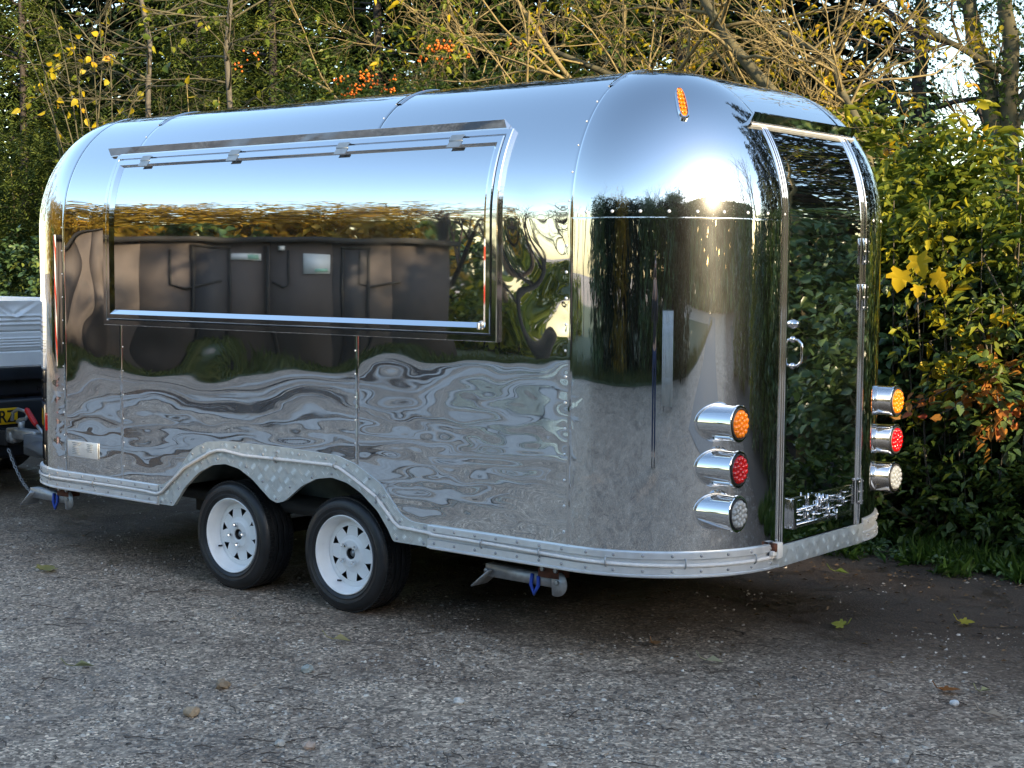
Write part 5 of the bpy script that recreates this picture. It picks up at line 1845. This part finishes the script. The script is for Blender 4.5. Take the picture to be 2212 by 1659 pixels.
s1 = sorted((wall_t(-49.9), wall_t(-48.3))); s2 = sorted((wall_t(-46.2), wall_t(-44.9)))
m = MB(); wbox(m, s1[0], s1[1], 1.74, 1.86, .004, .03); g_ = m.build('sign_board', M['sign_white'], shed)
m = MB(); wbox(m, s1[0] + .05, (s1[0] + s1[1]) / 2 - .04, 1.76, 1.84, .032, .034); m.build('sign_print', M['sign_green'], g_)
m = MB(); wbox(m, s2[0], s2[1], 1.50, 1.86, .004, .03); g_ = m.build('sign_board', M['sign_white'], shed)
m = MB(); wbox(m, s2[0] + .05, s2[1] - .2, 1.54, 1.60, .032, .034); m.build('sign_print', M['sign_green'], g_)
for az0, dt in ((-52.8, -.9), (-43.4, -.8), (-46.9, .3)):
    m = MB(); t0_ = wall_t(az0); m.tube([wp(t0_, .03, 1.92), wp(t0_, .03, 1.30), wp(t0_ + dt * .3, .03, 1.24), wp(t0_ + dt, .03, 1.34)], .022, 5); m.build('cable', M['under'], shed)
m = MB(); m.tube([wp(wall_t(-48.0), .06, .05), wp(wall_t(-48.0), .06, 2.0)], .04, 6); m.build('drain_pipe', M['under'], shed)
m = MB(); wbox(m, wall_t(-47.3) - .05, wall_t(-47.3) + .05, 1.92, 2.0, .004, .10); m.build('lamp', M['sign_white'], shed)
# turf in front of the shed and on round the yard
t_in = [(-18.5, -7.2), (-17.2, -9.6), (-15.4, -12.2), (-13.8, -14.6), (-9.5, -14.8), (-5.5, -14.9), (-2.0, -15.0), (2.0, -14.4), (6.5, -13.2), (11.5, -10.8), (14.8, -8.4), (19, -7.8), (40, -7.2)]
t_out = [(40, -60), (-45, -60), (-45, -6.5)]
sheet('turf', t_in + t_out, .005, M['turf'])
sheet('lane', [(6, -1.0), (8, -4.3), (12, -5.2), (20, -6.2), (48, -11), (48, -6.5), (22, -2.6), (12, -.6)], .009, M['lane'])
r = np.random.RandomState(301)
n = 16000
tt = r.uniform(0, 1, n); seg = r.randint(0, len(t_in) - 1, n)
pa = np.array(t_in); P = pa[seg] + (pa[seg + 1] - pa[seg]) * tt[:, None]
dirs = nrm(P - np.array((0., 2.0))); P = P + dirs * (r.gamma(1.5, 1.2, n))[:, None]
A = nrm(np.stack([r.normal(size=n) * .4, r.normal(size=n) * .4, np.ones(n)], -1))
V, F = leaf_arrays(np.stack([P[:, 0], P[:, 1], np.zeros(n)], -1), A, rand_unit(n, r) * np.array((1, 1, .2)), .16 * r.uniform(.5, 1.4, n), .02, .05, .3)
o = link('turf_grass', raw_mesh('turf_grass', V, [F]), LM['turf']); tag(o, 'grass strip round the far side of the yard', 'grass', kind='stuff')

# dark and pale patches added on the unseen yard to streak the mirrored side
M['dark_streak'] = simple('dark_streak_sheet', (.06, .054, .052), .24, 0, .35, 5, .2)
M['pale_streak'] = simple('pale_streak_sheet', (.44, .41, .37), .8, 0, .25, 12, .4)
r = np.random.RandomState(812)
for nm, mt, cnt, sd_ in (('dark_streak_ground', 'dark_streak', 48, 1), ('pale_streak_ground', 'pale_streak', 60, 2)):
    m = MB()
    for k in range(cnt):
        t = r.uniform(0, 1); az = R_(r.uniform(-74, -24)); D = 2.9 + 13 * t ** 1.25
        cx, cy = -2.2 + D * math.sin(az), -D * math.cos(az)
        if cy > -3.0 - .62 * (cx + 1.2) or (cx > -1.2 and cy > -4.5): continue
        L1, L2 = r.uniform(.35, 1.3) * (.5 + t), r.uniform(.10, .38) * (.5 + t)
        th = az + PI / 2 * 0 + r.uniform(-.5, .5)
        aa = np.linspace(0, 2 * PI, 28, endpoint=False)
        q = 1 + .25 * np.sin(3 * aa + r.uniform(0, 6)) + .18 * np.sin(5 * aa + r.uniform(0, 6)) + .10 * np.sin(9 * aa + r.uniform(0, 6))
        u, v = L1 * q * np.cos(aa), L2 * q * np.sin(aa)
        zz = .0015 + .00005 * k + (.0025 if sd_ == 2 else 0)
        m.add(np.stack([cx + u * math.cos(th) - v * math.sin(th), cy + u * math.sin(th) + v * math.cos(th), np.full(28, zz)], -1), [tuple(range(28))])
    o = m.build(nm, M[mt]); o['kind'] = 'structure'

# red and white striped board at the end of the shed
wb = np.array((-17.6, -6.7)); bd = nrm(np.array((-.38, .92))); bn = np.array((bd[1], -bd[0]))
if bn @ -wb < 0: bn = -bn
board = empty('warning_board', (wb[0], wb[1], 0), 'tall red and white striped warning board mirrored at the front corner', 'board')
def bp(u, z, o_): q_ = wb + bd * u + bn * o_; return (q_[0], q_[1], z)
m = MB()
m.add([bp(-.5, .1, -.02), bp(.5, .1, -.02), bp(.5, 2.1, -.02), bp(-.5, 2.1, -.02), bp(-.5, .1, .0), bp(.5, .1, .0), bp(.5, 2.1, .0), bp(-.5, 2.1, .0)], [(0, 1, 2, 3), (4, 7, 6, 5), (0, 4, 5, 1), (1, 5, 6, 2), (2, 6, 7, 3), (3, 7, 4, 0)])
m.build('board', M['white_plastic'], board)
M['red_stripe'] = simple('red_reflective_stripe', (.62, .05, .015), .45, 0, .08, 4)
for z in (.15, .85, 1.55):
    m = MB(); m.add([bp(-.48, z, .004), bp(.48, z + .38, .004), bp(.48, min(2.08, z + .70), .004), bp(-.48, z + .32, .004)], [(0, 1, 2, 3)]); m.build('stripe', M['red_stripe'], board)
m = MB()
for u in (-.4, .4): m.tube([bp(u, 0, -.05), bp(u, 2.05, -.05)], .03, 6)
m.build('post', M['galv'], board)

# white ribbed barrier panel on the far edge of the yard
cb = np.array((7.6, -8.0)); cdv = nrm(np.array((.70, .71))); cn = np.array((-cdv[1], cdv[0]))
rb = empty('ribbed_barrier', (cb[0], cb[1], 0), 'white ribbed barrier panel mirrored upright in the rear corner', 'barrier')
def cp(u, z, o_): q_ = cb + cdv * u + cn * o_; return np.array((q_[0], q_[1], z))
for k in range(9):
    u = -.76 + k * .19
    m = MB(); m.add([cp(u - .07, .06, 0), cp(u + .07, .06, 0), cp(u + .035, .06, .05), cp(u - .035, .06, .05), cp(u - .07, 1.15, 0), cp(u + .07, 1.15, 0), cp(u + .035, 1.15, .05), cp(u - .035, 1.15, .05)],
                    [(0, 1, 2, 3), (4, 7, 6, 5), (0, 4, 5, 1), (1, 5, 6, 2), (2, 6, 7, 3), (3, 7, 4, 0)]); m.build('slat', M['white_plastic'], rb)
m = MB()
for z in (.3, .9):
    m.add([cp(-.84, z, -.04), cp(.84, z, -.04), cp(.84, z + .08, -.04), cp(-.84, z + .08, -.04), cp(-.84, z, -.002), cp(.84, z, -.002), cp(.84, z + .08, -.002), cp(-.84, z + .08, -.002)], [(0, 1, 2, 3), (4, 7, 6, 5), (0, 4, 5, 1), (1, 5, 6, 2), (2, 6, 7, 3), (3, 7, 4, 0)])
for u in (-.5, .5): m.tube([cp(u, 0, -.06), cp(u, 1.1, -.06)], .03, 6)
m.build('rail', M['galv'], rb)


def polar(az, D, src=(-2.4, 0)): return (src[0] + D * math.sin(R_(az)), src[1] - D * math.cos(R_(az)))


def crown_tree(name, label, xy, h, rad, n, lm, seed, group=None, leaf=.26, z0=.35, bark='bark_dark', depth=2):
    r = np.random.RandomState(seed)
    root = empty(name, (xy[0], xy[1], 0), label, 'tree', group)
    br = []
    grow((xy[0], xy[1], 0), (r.normal() * .06, r.normal() * .06, 1), h * .8, .16, depth, r, (8, 10), .5, .75, .1, 0, 9, .3, br, .06)
    mesh_part('trunk', tubes([b[:3] for b in br if b[3] >= 2], 6), M[bark], root)
    mesh_part('branches', tubes([b[:3] for b in br if b[3] < 2], 3), M[bark], root)
    P, u = blob_points(n, (xy[0], xy[1], h * .55), (rad * 1.15, rad * 1.15, h * .47), r, .15)
    P[:, 2] = np.maximum(P[:, 2], 1.2); C = P; D = nrm(u + .8 * r.normal(size=(n, 3)))
    mesh_part('crown', sprays(C, D, .8, 6, leaf, leaf * .6, r, .3), lm, root, 'stuff')


for i, (az, D, h, n) in enumerate([(-72, 26, 7.8, 1000), (-65, 29, 8.8, 1200), (-58.5, 31, 9.0, 1300), (-53.5, 32, 8.8, 1100), (-49, 33, 8.6, 620), (-45.5, 32, 8.2, 700), (-42.5, 34, 8.0, 360)]):
    crown_tree('autumn_tree', ORD[i] + ' orange brown autumn tree in the row behind the dark shed, from the truck', polar(az, D), h, 2.5, n, LM['autumn'], 400 + i, 'autumn trees behind the shed', .34)
    shrub('hedge_bush', ORD[i] + ' dark undergrowth below the autumn trees behind the shed, from the truck', 'hedge', polar(az + 1.5, D - 2), [((*polar(az + 1.5, D - 2), 1.4), (2.6, 1.6, 1.7), 420)], LM['autumn' if i % 3 else 'ivy'], .3, .2, 6, .8, 420 + i, 'undergrowth behind the shed')
for i, (az, D, h) in enumerate([(-39.5, 24, 7.2), (-37, 27, 7.5), (-34.5, 22, 6.5), (-31, 30, 8), (-27, 26, 7), (-21, 30, 8.5)]):
    bare_tree('bare_tree', ORD[i] + ' bare winter tree on the grass beyond the end of the shed, from the shed', 'tree', polar(az, D), h * .6, .14, 440 + i, M['bark_dark'], 3, (6, 7), 'bare trees beyond the shed', spread=.7, up=.08, fine=M['twig_dark'], sides=3)
    if i % 2 == 0: shrub('hedge_bush', ORD[i] + ' low scrub at the foot of the bare trees beyond the shed, from the shed', 'hedge', polar(az, D + 5), [((*polar(az, D + 5), .5), (2.6, 1.5, .8), 220)], LM['lime'], .3, .2, 6, .8, 460 + i, 'scrub beyond the shed')
S2 = (-.3, .1)
for i, az in enumerate((-9, 3, 15, 27, 39, 50)):
    x, y = polar(az, 21.0, S2)
    shrub('hedge_bush', ORD[i] + ' dense back row of the tall hedge behind the photographer, from the shed', 'hedge', (x, y), [((x, y, 1.8), (2.8, 1.3, 2.2), 420), ((x, y, 4.2), (2.5, 1.1, 2.0), 360)], LM['dark_conifer'], .38, .28, 5, .8, 470 + i, 'back row of the hedge', .3)
for i, az in enumerate((-13, -3, 7, 17, 27, 37, 47, 56)):
    x, y = polar(az, 17.2, S2)
    mt = ('ivy', 'dark_conifer', 'autumn', 'dark_conifer', 'ivy', 'green', 'ivy', 'dark_conifer')[i]
    shrub('hedge_bush', ORD[i] + ' section of the tall dark hedge behind the photographer, from the shed', 'hedge', (x, y), [((x, y, 1.5), (2.1, 1.3, 1.8), 420), ((x, y, 3.0), (1.7, 1.1, 1.5), 300)] + ([((x, y, 4.8), (1.9, 1.1, 1.6), 340)] if i < 5 else []), LM[mt], .25, .17, 5, .6, 480 + i, 'hedge behind the photographer', .3)  # third tier added on the shed-side sections to block sun from the shed
for i, (az, D, h) in enumerate([(-8, 32, 13), (0, 34, 14), (7, 36, 14), (19, 34, 15), (29, 36, 17), (38, 36, 16), (47, 38, 16), (56, 40, 14)]):
    if i == 1: crown_tree('autumn_tree', ORD[i] + ' rust brown autumn tree beyond the hedge, from the shed', polar(az, D, S2), h, 3, 320, LM['autumn'], 500 + i, 'trees beyond the hedge')
    else: bare_tree('bare_tree', ORD[i] + ' tall bare winter tree beyond the hedge across the yard, from the shed', 'tree', polar(az, D, S2), h * .75, .20, 500 + i, M['bark_dark'], 3, (5, 7), 'bare trees beyond the hedge', spread=.7, up=.08, fine=M['twig_dark'], sides=3)
for i, (x, y, h) in enumerate([(-23.5, -4.5, 8), (-25, 1.0, 9), (-24.5, 6.5, 9)]):
    crown_tree('autumn_tree', ORD[i] + ' golden brown autumn tree beyond the front of the tow truck', (x, y), h, 2.8, 900, LM['autumn'], 560 + i, 'autumn trees beyond the truck', .22)
for i, (x, y, h) in enumerate([(18, -15.0, 10.5), (20, -18.6, 11), (21.5, -22.4, 11.5), (20, -26.5, 11), (17, -31, 11)]):  # dense trees added to keep the sun off the shed
    crown_tree('shed_shade_tree', ORD[i] + ' dense dark tree added beside the lane to shade the shed, from the lane', (x, y), h, 2.7, 1000, LM['ivy'], 590 + i, 'added trees shading the shed', .34, .15)
# lane side trees on the right
for i, (az, D, h) in enumerate([(101, 18, 13), (107, 15, 13), (113, 17, 14), (120, 13, 13), (127, 15, 13), (135, 14, 12)]):
    x, y = polar(az, D, S2)
    bare_tree('lane_tree', ORD[i] + ' ivy clad bare tree lining the lane on the hedge side, from the far end', 'tree', (x, y), h * .62, .15, 520 + i, M['bark'], 3, (5, 6), 'trees lining the lane', spread=.6, up=.12, fine=M['twig_dark'], sides=3, ivy=(260, .3, 6, LM['ivy']))
    shrub('hedge_bush', ORD[i] + ' leafy hedge section along the lane, from the far end', 'hedge', (x + .5, y + .4), [((x + .5, y + .4, 1.1), (1.8, 1.0, 1.3), 300)], LM[('ivy', 'green')[i % 2]], .2, .13, 7, .5, 530 + i, 'hedge along the lane')
# lane-end wood, its top shaped to shade the yard and let sun reach the hedge
r = np.random.RandomState(601)
n = 27000
y = r.uniform(-62, 34, n); topz = np.interp(y, [-60, -14, -12.5, -11.15, -10.95, -9.4, -8.6, 30], [16.5, 17.2, 15.4, 15.0, 13.6, 13.55, 13.45, 13.2]) + .2 * np.sin(y * .35) + .2 * np.sin(y * .9 + 1) + .15 * np.sin(y * 2.3)
z = topz * r.uniform(0, 1, n) ** .95; x = 56 + r.normal(size=n) * 1.6 + .01 * (y + 10) ** 2
A = nrm(rand_unit(n, r) + np.array((0, 0, .4)))
V, F = leaf_arrays(np.stack([x, y, np.maximum(z - .5, 0)], -1), A, np.array((-1, .1, .3)) + .8 * r.normal(size=(n, 3)), 1.3 * r.uniform(.6, 1.3, n), .9)
o = link('lane_end_shade_wood', raw_mesh('lane_end_shade_wood', V, [F]), LM['ivy']); tag(o, 'dark wood at the far end of the lane, top shaped to shade the yard', 'wood', kind='stuff')
# ------------------------------------------------------------------ single stones and fallen leaves on the yard
def gp(px, py):
    v = np.array(_d) * 3269.14 + np.array(_r2) * (px - 1106) - np.array(_u2) * (py - 829.5)
    return CAM + v * (-CAM[2] / v[2])


def stone_at(px, py, size, col, label, seed):
    r = np.random.RandomState(seed)
    bm = bmesh.new(); bmesh.ops.create_icosphere(bm, subdivisions=2, radius=size * .5)
    f = r.normal(size=(3, 3)) * 6
    for v in bm.verts:
        c = np.array(v.co) / (size * .5)
        k = 1 + .14 * math.sin(f[0] @ c * .5) + .12 * math.sin(f[1] @ c * .6) + .08 * math.sin(f[2] @ c)
        v.co *= k; v.co.z *= .68
    me = bpy.data.meshes.new('stone'); bm.to_mesh(me); bm.free()
    p_ = gp(px, py)
    me.transform(Matrix.Translation((p_[0], p_[1], size * .24)))
    o = link('stone', me, simple('stone_%d' % seed, col, .7, 0, .3, 60, .3), None, False, None, (p_[0], p_[1], 0))
    tag(o, label, 'stone', 'larger stones on the yard')


stone_at(481, 1487, .055, (.26, .19, .12), 'brown rounded stone left of centre on the open yard', 1)
stone_at(478, 1474, .032, (.34, .27, .20), 'small tan stone touching the brown rounded stone', 2)
stone_at(414, 1546, .060, (.42, .31, .20), 'flat tan stone in front of the brown rounded stone', 3)
stone_at(990, 1520, .040, (.60, .57, .52), 'cream white stone alone near the middle of the foreground', 4)
stone_at(667, 1617, .045, (.50, .38, .30), 'pinkish stone close to the lower edge of the view', 5)
stone_at(604, 1612, .036, (.46, .43, .38), 'grey cream stone beside the pinkish stone', 6)
stone_at(2062, 1523, .036, (.70, .70, .70), 'bright white stone at the right of the foreground', 7)
stone_at(664, 1452, .05, (.34, .36, .33), 'flat grey stone in the middle of the yard', 8)


def leaf_at(px, py, size, col, label, seed, yaw, kind=0):
    r = np.random.RandomState(seed)
    p_ = gp(px, py); p_[2] = .016
    m = MB()
    ax = np.array((math.cos(yaw), math.sin(yaw), .12)); nn_ = np.array((.2 * r.normal(), .2 * r.normal() - .35, 1))
    root = empty('fallen_leaf', (p_[0], p_[1], 0), label, 'leaf', 'fallen leaves on the yard')
    if kind == 0: lobed(m, p_, size, ax, nn_, r)
    else:
        V, F = leaf_arrays(p_[None], ax[None], nn_[None], np.array([size]), size * .45, .16, .2); m.add(V, F)
    mt = leaf_mat('fallen_leaf_%d' % seed, [(0, tuple(c * .8 for c in col)), (1, col)], .3)
    m.build('blade', mt, root)
    m = MB(); m.tube([p_, p_ - ax * size * .35 + np.array((0, 0, .012)), p_ - ax * size * .6 + np.array((0, 0, .04))], .0022, 5); m.build('stalk', mt, root)


leaf_at(1822, 1358, .058, (.42, .42, .08), 'yellow green leaf with raised stalk right of the trailer corner', 11, 3.3)
leaf_at(719, 1388, .08, (.42, .36, .16), 'pale yellow curled leaf below the rear wheel', 12, .4, 1)
leaf_at(159, 1447, .08, (.34, .34, .16), 'pale green leaf at the far left of the yard', 13, 1.0, 1)
leaf_at(94, 1237, .10, (.40, .36, .12), 'yellowish leaf left of the front wheel near the frame edge', 14, 2.0)
leaf_at(2077, 1351, .06, (.55, .46, .05), 'small bright yellow leaf out on the right of the yard', 15, .5)
leaf_at(1525, 1434, .07, (.44, .42, .26), 'pale leaf in front of the rear skirt corner', 16, .3, 1)
leaf_at(1412, 1398, .05, (.40, .22, .10), 'tan orange leaf in front of the rear steady', 17, 1.6)
leaf_at(2037, 1499, .07, (.36, .13, .03), 'rust orange leaf above the bright white stone', 18, .7)
leaf_at(2117, 1502, .06, (.46, .44, .22), 'pale yellow leaf right of the rust orange leaf', 19, 1.2, 1)
leaf_at(1803, 1240, .075, (.22, .30, .05), 'green leaf on the dark soil under the door', 20, .1, 1)
leaf_at(2004, 1214, .06, (.52, .42, .06), 'yellow leaf at the edge of the verge grass', 21, .2)
leaf_at(2132, 1215, .07, (.30, .40, .08), 'pale green leaf beside the grass tuft at the right edge', 22, .3, 1)
leaf_at(2128, 1550, .07, (.58, .46, .34), 'pale beige leaf lying at the lower right', 23, .0, 1)

M['litter'] = simple('dead_leaf_litter', (.16, .10, .05), .8, 0, .5, 30)
# twigs and litter: far too many to count
r = np.random.RandomState(701)
br = []
for _ in range(260):
    dist = 4.6 + 5 * r.uniform(0, 1) ** 1.3; ang = YAW + R_(20) * r.uniform(-1, 1)
    x = CAM[0] - math.sin(ang) * dist; y = CAM[1] + math.cos(ang) * dist
    a = r.uniform(0, PI); L_ = r.uniform(.03, .14)
    br.append((np.array([(x + L_ * t * math.cos(a), y + L_ * t * math.sin(a) + .006 * math.sin(7 * t), .006 + .004 * math.sin(4 * t)) for t in np.linspace(0, 1, 4)]), .0022, .0012))
V, F = tubes(br, 4)
o = link('twig_litter', raw_mesh('twig_litter', V, [F]), M['twig_dark']); tag(o, 'thin dark twigs littering the yard', 'twigs', kind='stuff')
n = 900
x = r.uniform(-2.6, 1.6, n); y = 3.1 - r.gamma(1.6, .55, n)
V, F = leaf_arrays(np.stack([x, y, np.full(n, .008)], -1), np.stack([r.normal(size=n), r.normal(size=n), .15 * np.ones(n)], -1), np.array((0, 0, 1.)) + .3 * r.normal(size=(n, 3)), .028 * r.uniform(.5, 1.4, n), .013)
o = link('leaf_litter', raw_mesh('leaf_litter', V, [F]), M['litter']); tag(o, 'small dead leaves and litter over the soil by the verge', 'leaves', kind='stuff')

# ------------------------------------------------------------------ the photographer, mirrored thinly in the rear corner
FW = np.array((-.627, .779, 0)); RT = np.array((.779, .627, 0)); UPV = np.array((0, 0, 1.0))
PB = np.array((CAM[0], CAM[1], 0)) - FW * .47


def pv(rt, fw, up): return PB + RT * rt + FW * fw + UPV * up


def skin(name, verts, edges, radii, mat, parent, levels=2, root=0):
    me = bpy.data.meshes.new(name)
    me.from_pydata([tuple(v) for v in verts], edges, [])
    o = bpy.data.objects.new(name, me); COL.objects.link(o)
    md = o.modifiers.new('skin', 'SKIN'); md.use_smooth_shade = True
    for i, rr in enumerate(radii):
        sv = me.skin_vertices[0].data[i]
        sv.radius = rr if isinstance(rr, tuple) else (rr, rr)
        sv.use_root = (i == root)
    ss_ = o.modifiers.new('sub', 'SUBSURF'); ss_.levels = levels; ss_.render_levels = levels
    bpy.context.view_layer.update()
    em = bpy.data.meshes.new_from_object(o.evaluated_get(bpy.context.evaluated_depsgraph_get()))
    bpy.data.objects.remove(o)
    em.materials.clear()
    return link(name, em, mat, parent, True)


M['skin'] = simple('skin', (.52, .30, .21), .5, 0, .08, 20)
M['jacket'] = simple('dark_jacket', (.03, .032, .04), .8, 0, .3, 40, .3)
M['jeans'] = simple('blue_jeans', (.025, .04, .095), .85, 0, .25, 60, .3)
M['hair'] = simple('brown_hair', (.05, .03, .018), .6, 0, .4, 60, .5)
M['shoe'] = simple('dark_shoe', (.03, .025, .022), .5, 0, .2, 20)
person = empty('person', tuple(PB), 'person in dark jacket and blue jeans holding a phone up in both hands', 'person')
# body: head, neck, trunk, arms and hands as one surface, clothes over it
V_ = [pv(0, 0, .95), pv(0, .0, 1.12), pv(0, .01, 1.30), pv(0, 0, 1.45), pv(0, .02, 1.52), pv(0, .035, 1.585), pv(0, .045, 1.655), pv(0, .03, 1.72),
      pv(.13, 0, 1.42), pv(.20, .02, 1.38), pv(.245, .13, 1.20), pv(.16, .32, 1.40), pv(.105, .41, 1.53),
      pv(-.13, 0, 1.42), pv(-.20, .02, 1.38), pv(-.245, .13, 1.20), pv(-.16, .32, 1.40), pv(-.105, .41, 1.53),
      pv(.09, 0, .88), pv(.10, .02, .50), pv(.11, -.01, .10), pv(-.09, 0, .88), pv(-.10, .02, .50), pv(-.11, -.01, .10), pv(.12, .12, .045), pv(-.12, .12, .045)]
E_ = [(0, 1), (1, 2), (2, 3), (3, 4), (4, 5), (5, 6), (6, 7), (3, 8), (8, 9), (9, 10), (10, 11), (11, 12), (3, 13), (13, 14), (14, 15), (15, 16), (16, 17), (0, 18), (18, 19), (19, 20), (0, 21), (21, 22), (22, 23), (20, 24), (23, 25)]
R0_ = [(.13, .10), (.13, .09), (.15, .10), (.09, .07), .052, .072, (.082, .095), .06, .07, .06, .045, .036, .028, .07, .06, .045, .036, .028, .085, .058, .04, .085, .058, .04, .03, .03]
body = skin('body', V_, E_, R0_, M['skin'], person)
jk = [0, 1, 2, 3, 8, 9, 10, 11, 13, 14, 15, 16]
mp = {v: i for i, v in enumerate(jk)}
skin('jacket', [V_[i] for i in jk], [(mp[p_], mp[q_]) for p_, q_ in E_ if p_ in mp and q_ in mp], [(.165, .13), (.16, .12), (.175, .13), (.10, .085), .09, .08, .063, .05, .09, .08, .063, .05], M['jacket'], person)
lg = [0, 18, 19, 20, 21, 22, 23]
mp = {v: i for i, v in enumerate(lg)}
skin('trousers', [V_[i] for i in lg], [(mp[p_], mp[q_]) for p_, q_ in E_ if p_ in mp and q_ in mp], [(.15, .12), .105, .078, .068, .105, .078, .068], M['jeans'], person)
for sg in (1, -1):
    skin('shoe', [pv(.11 * sg, -.05, .05), pv(.115 * sg, .06, .05), pv(.125 * sg, .17, .04)], [(0, 1), (1, 2)], [(.045, .05), (.05, .045), (.042, .032)], M['shoe'], person)
    # hand: palm, four bent fingers and a thumb closing on the phone's edge
    wr = pv(.105 * sg, .41, 1.53)
    pm = pv(.092 * sg, .425, 1.575)
    vs, es, rs_ = [wr, pm], [(0, 1)], [.026, (.030, .018)]
    for k in range(4):
        b0 = pv(.088 * sg, .430 + .006 * k, 1.562 + .016 * k); b1 = pv(.090 * sg, .462 + .004 * k, 1.566 + .015 * k); b2 = pv(.066 * sg, .480, 1.568 + .014 * k); i0 = len(vs)
        vs += [b0, b1, b2]; es += [(1, i0), (i0, i0 + 1), (i0 + 1, i0 + 2)]; rs_ += [.0098, .009, .0078]
    i0 = len(vs); vs += [pv(.085 * sg, .425, 1.548), pv(.062 * sg, .432, 1.556)]; es += [(1, i0), (i0, i0 + 1)]; rs_ += [.011, .009]
    skin('hand', vs, es, rs_, M['skin'], person, 1)
# face and hair
m = MB()
hc = pv(0, .045, 1.648)
Vh, Fh = [], []
for i in range(13):
    for j in range(24):
        th = PI * .53 * i / 12; ph = 2 * PI * j / 24
        q = RT * math.sin(th) * math.cos(ph) * .092 + FW * (math.sin(th) * math.sin(ph) * .106 - .012) + UPV * math.cos(th) * .115
        if math.sin(ph) > .5 and i > 6: q = q - FW * .03 + UPV * .03 * (i - 6) / 6
        Vh.append(hc + q)
for i in range(12):
    for j in range(24): Fh.append((i * 24 + j, i * 24 + (j + 1) % 24, (i + 1) * 24 + (j + 1) % 24, (i + 1) * 24 + j))
m.add(Vh, Fh); m.build('hair', M['hair'], person, smooth=True)
m = MB()
m.tube([pv(0, .130, 1.668), pv(0, .150, 1.640), pv(0, .158, 1.622), pv(0, .135, 1.612)], [.008, .011, .015, .010], 8); m.build('nose', M['skin'], person, smooth=True)
for sg in (1, -1):
    m = MB(); m.tube([pv(.032 * sg, .126, 1.662), pv(.032 * sg, .134, 1.662)], [.012, .008], 10); m.build('eye', M['white_plastic'], person, smooth=True)
    m = MB(); m.tube([pv(.032 * sg, .131, 1.662), pv(.032 * sg, .1365, 1.662)], [.006, .004], 8); m.build('pupil', M['plate_black'], person)
    m = MB(); m.tube([pv(.080 * sg, .03, 1.675), pv(.094 * sg, .02, 1.668), pv(.094 * sg, .022, 1.640), pv(.080 * sg, .035, 1.622)], [.006, .011, .010, .005], 8); m.build('ear', M['skin'], person, smooth=True)
M['lip'] = simple('lip', (.40, .16, .13), .5)
m = MB(); m.tube([pv(-.024, .124, 1.590), pv(0, .131, 1.588), pv(.024, .124, 1.590)], [.003, .007, .003], 8); m.build('mouth', M['lip'], person, smooth=True)
ph_ = np.array(CAM) - FW * .012
phone = empty('phone', tuple(ph_), 'black phone held up level in both hands in front of the face', 'phone')
rotp = np.array([RT, FW, UPV]).T
m = MB(); m.box(ph_ + RT * .0, (.150, .009, .074), rotp, bev=.004); m.build('case', M['plate_black'], phone)
m = MB(); m.box(ph_ - FW * .0052, (.140, .001, .064), rotp); m.build('screen', M['glass'], phone)
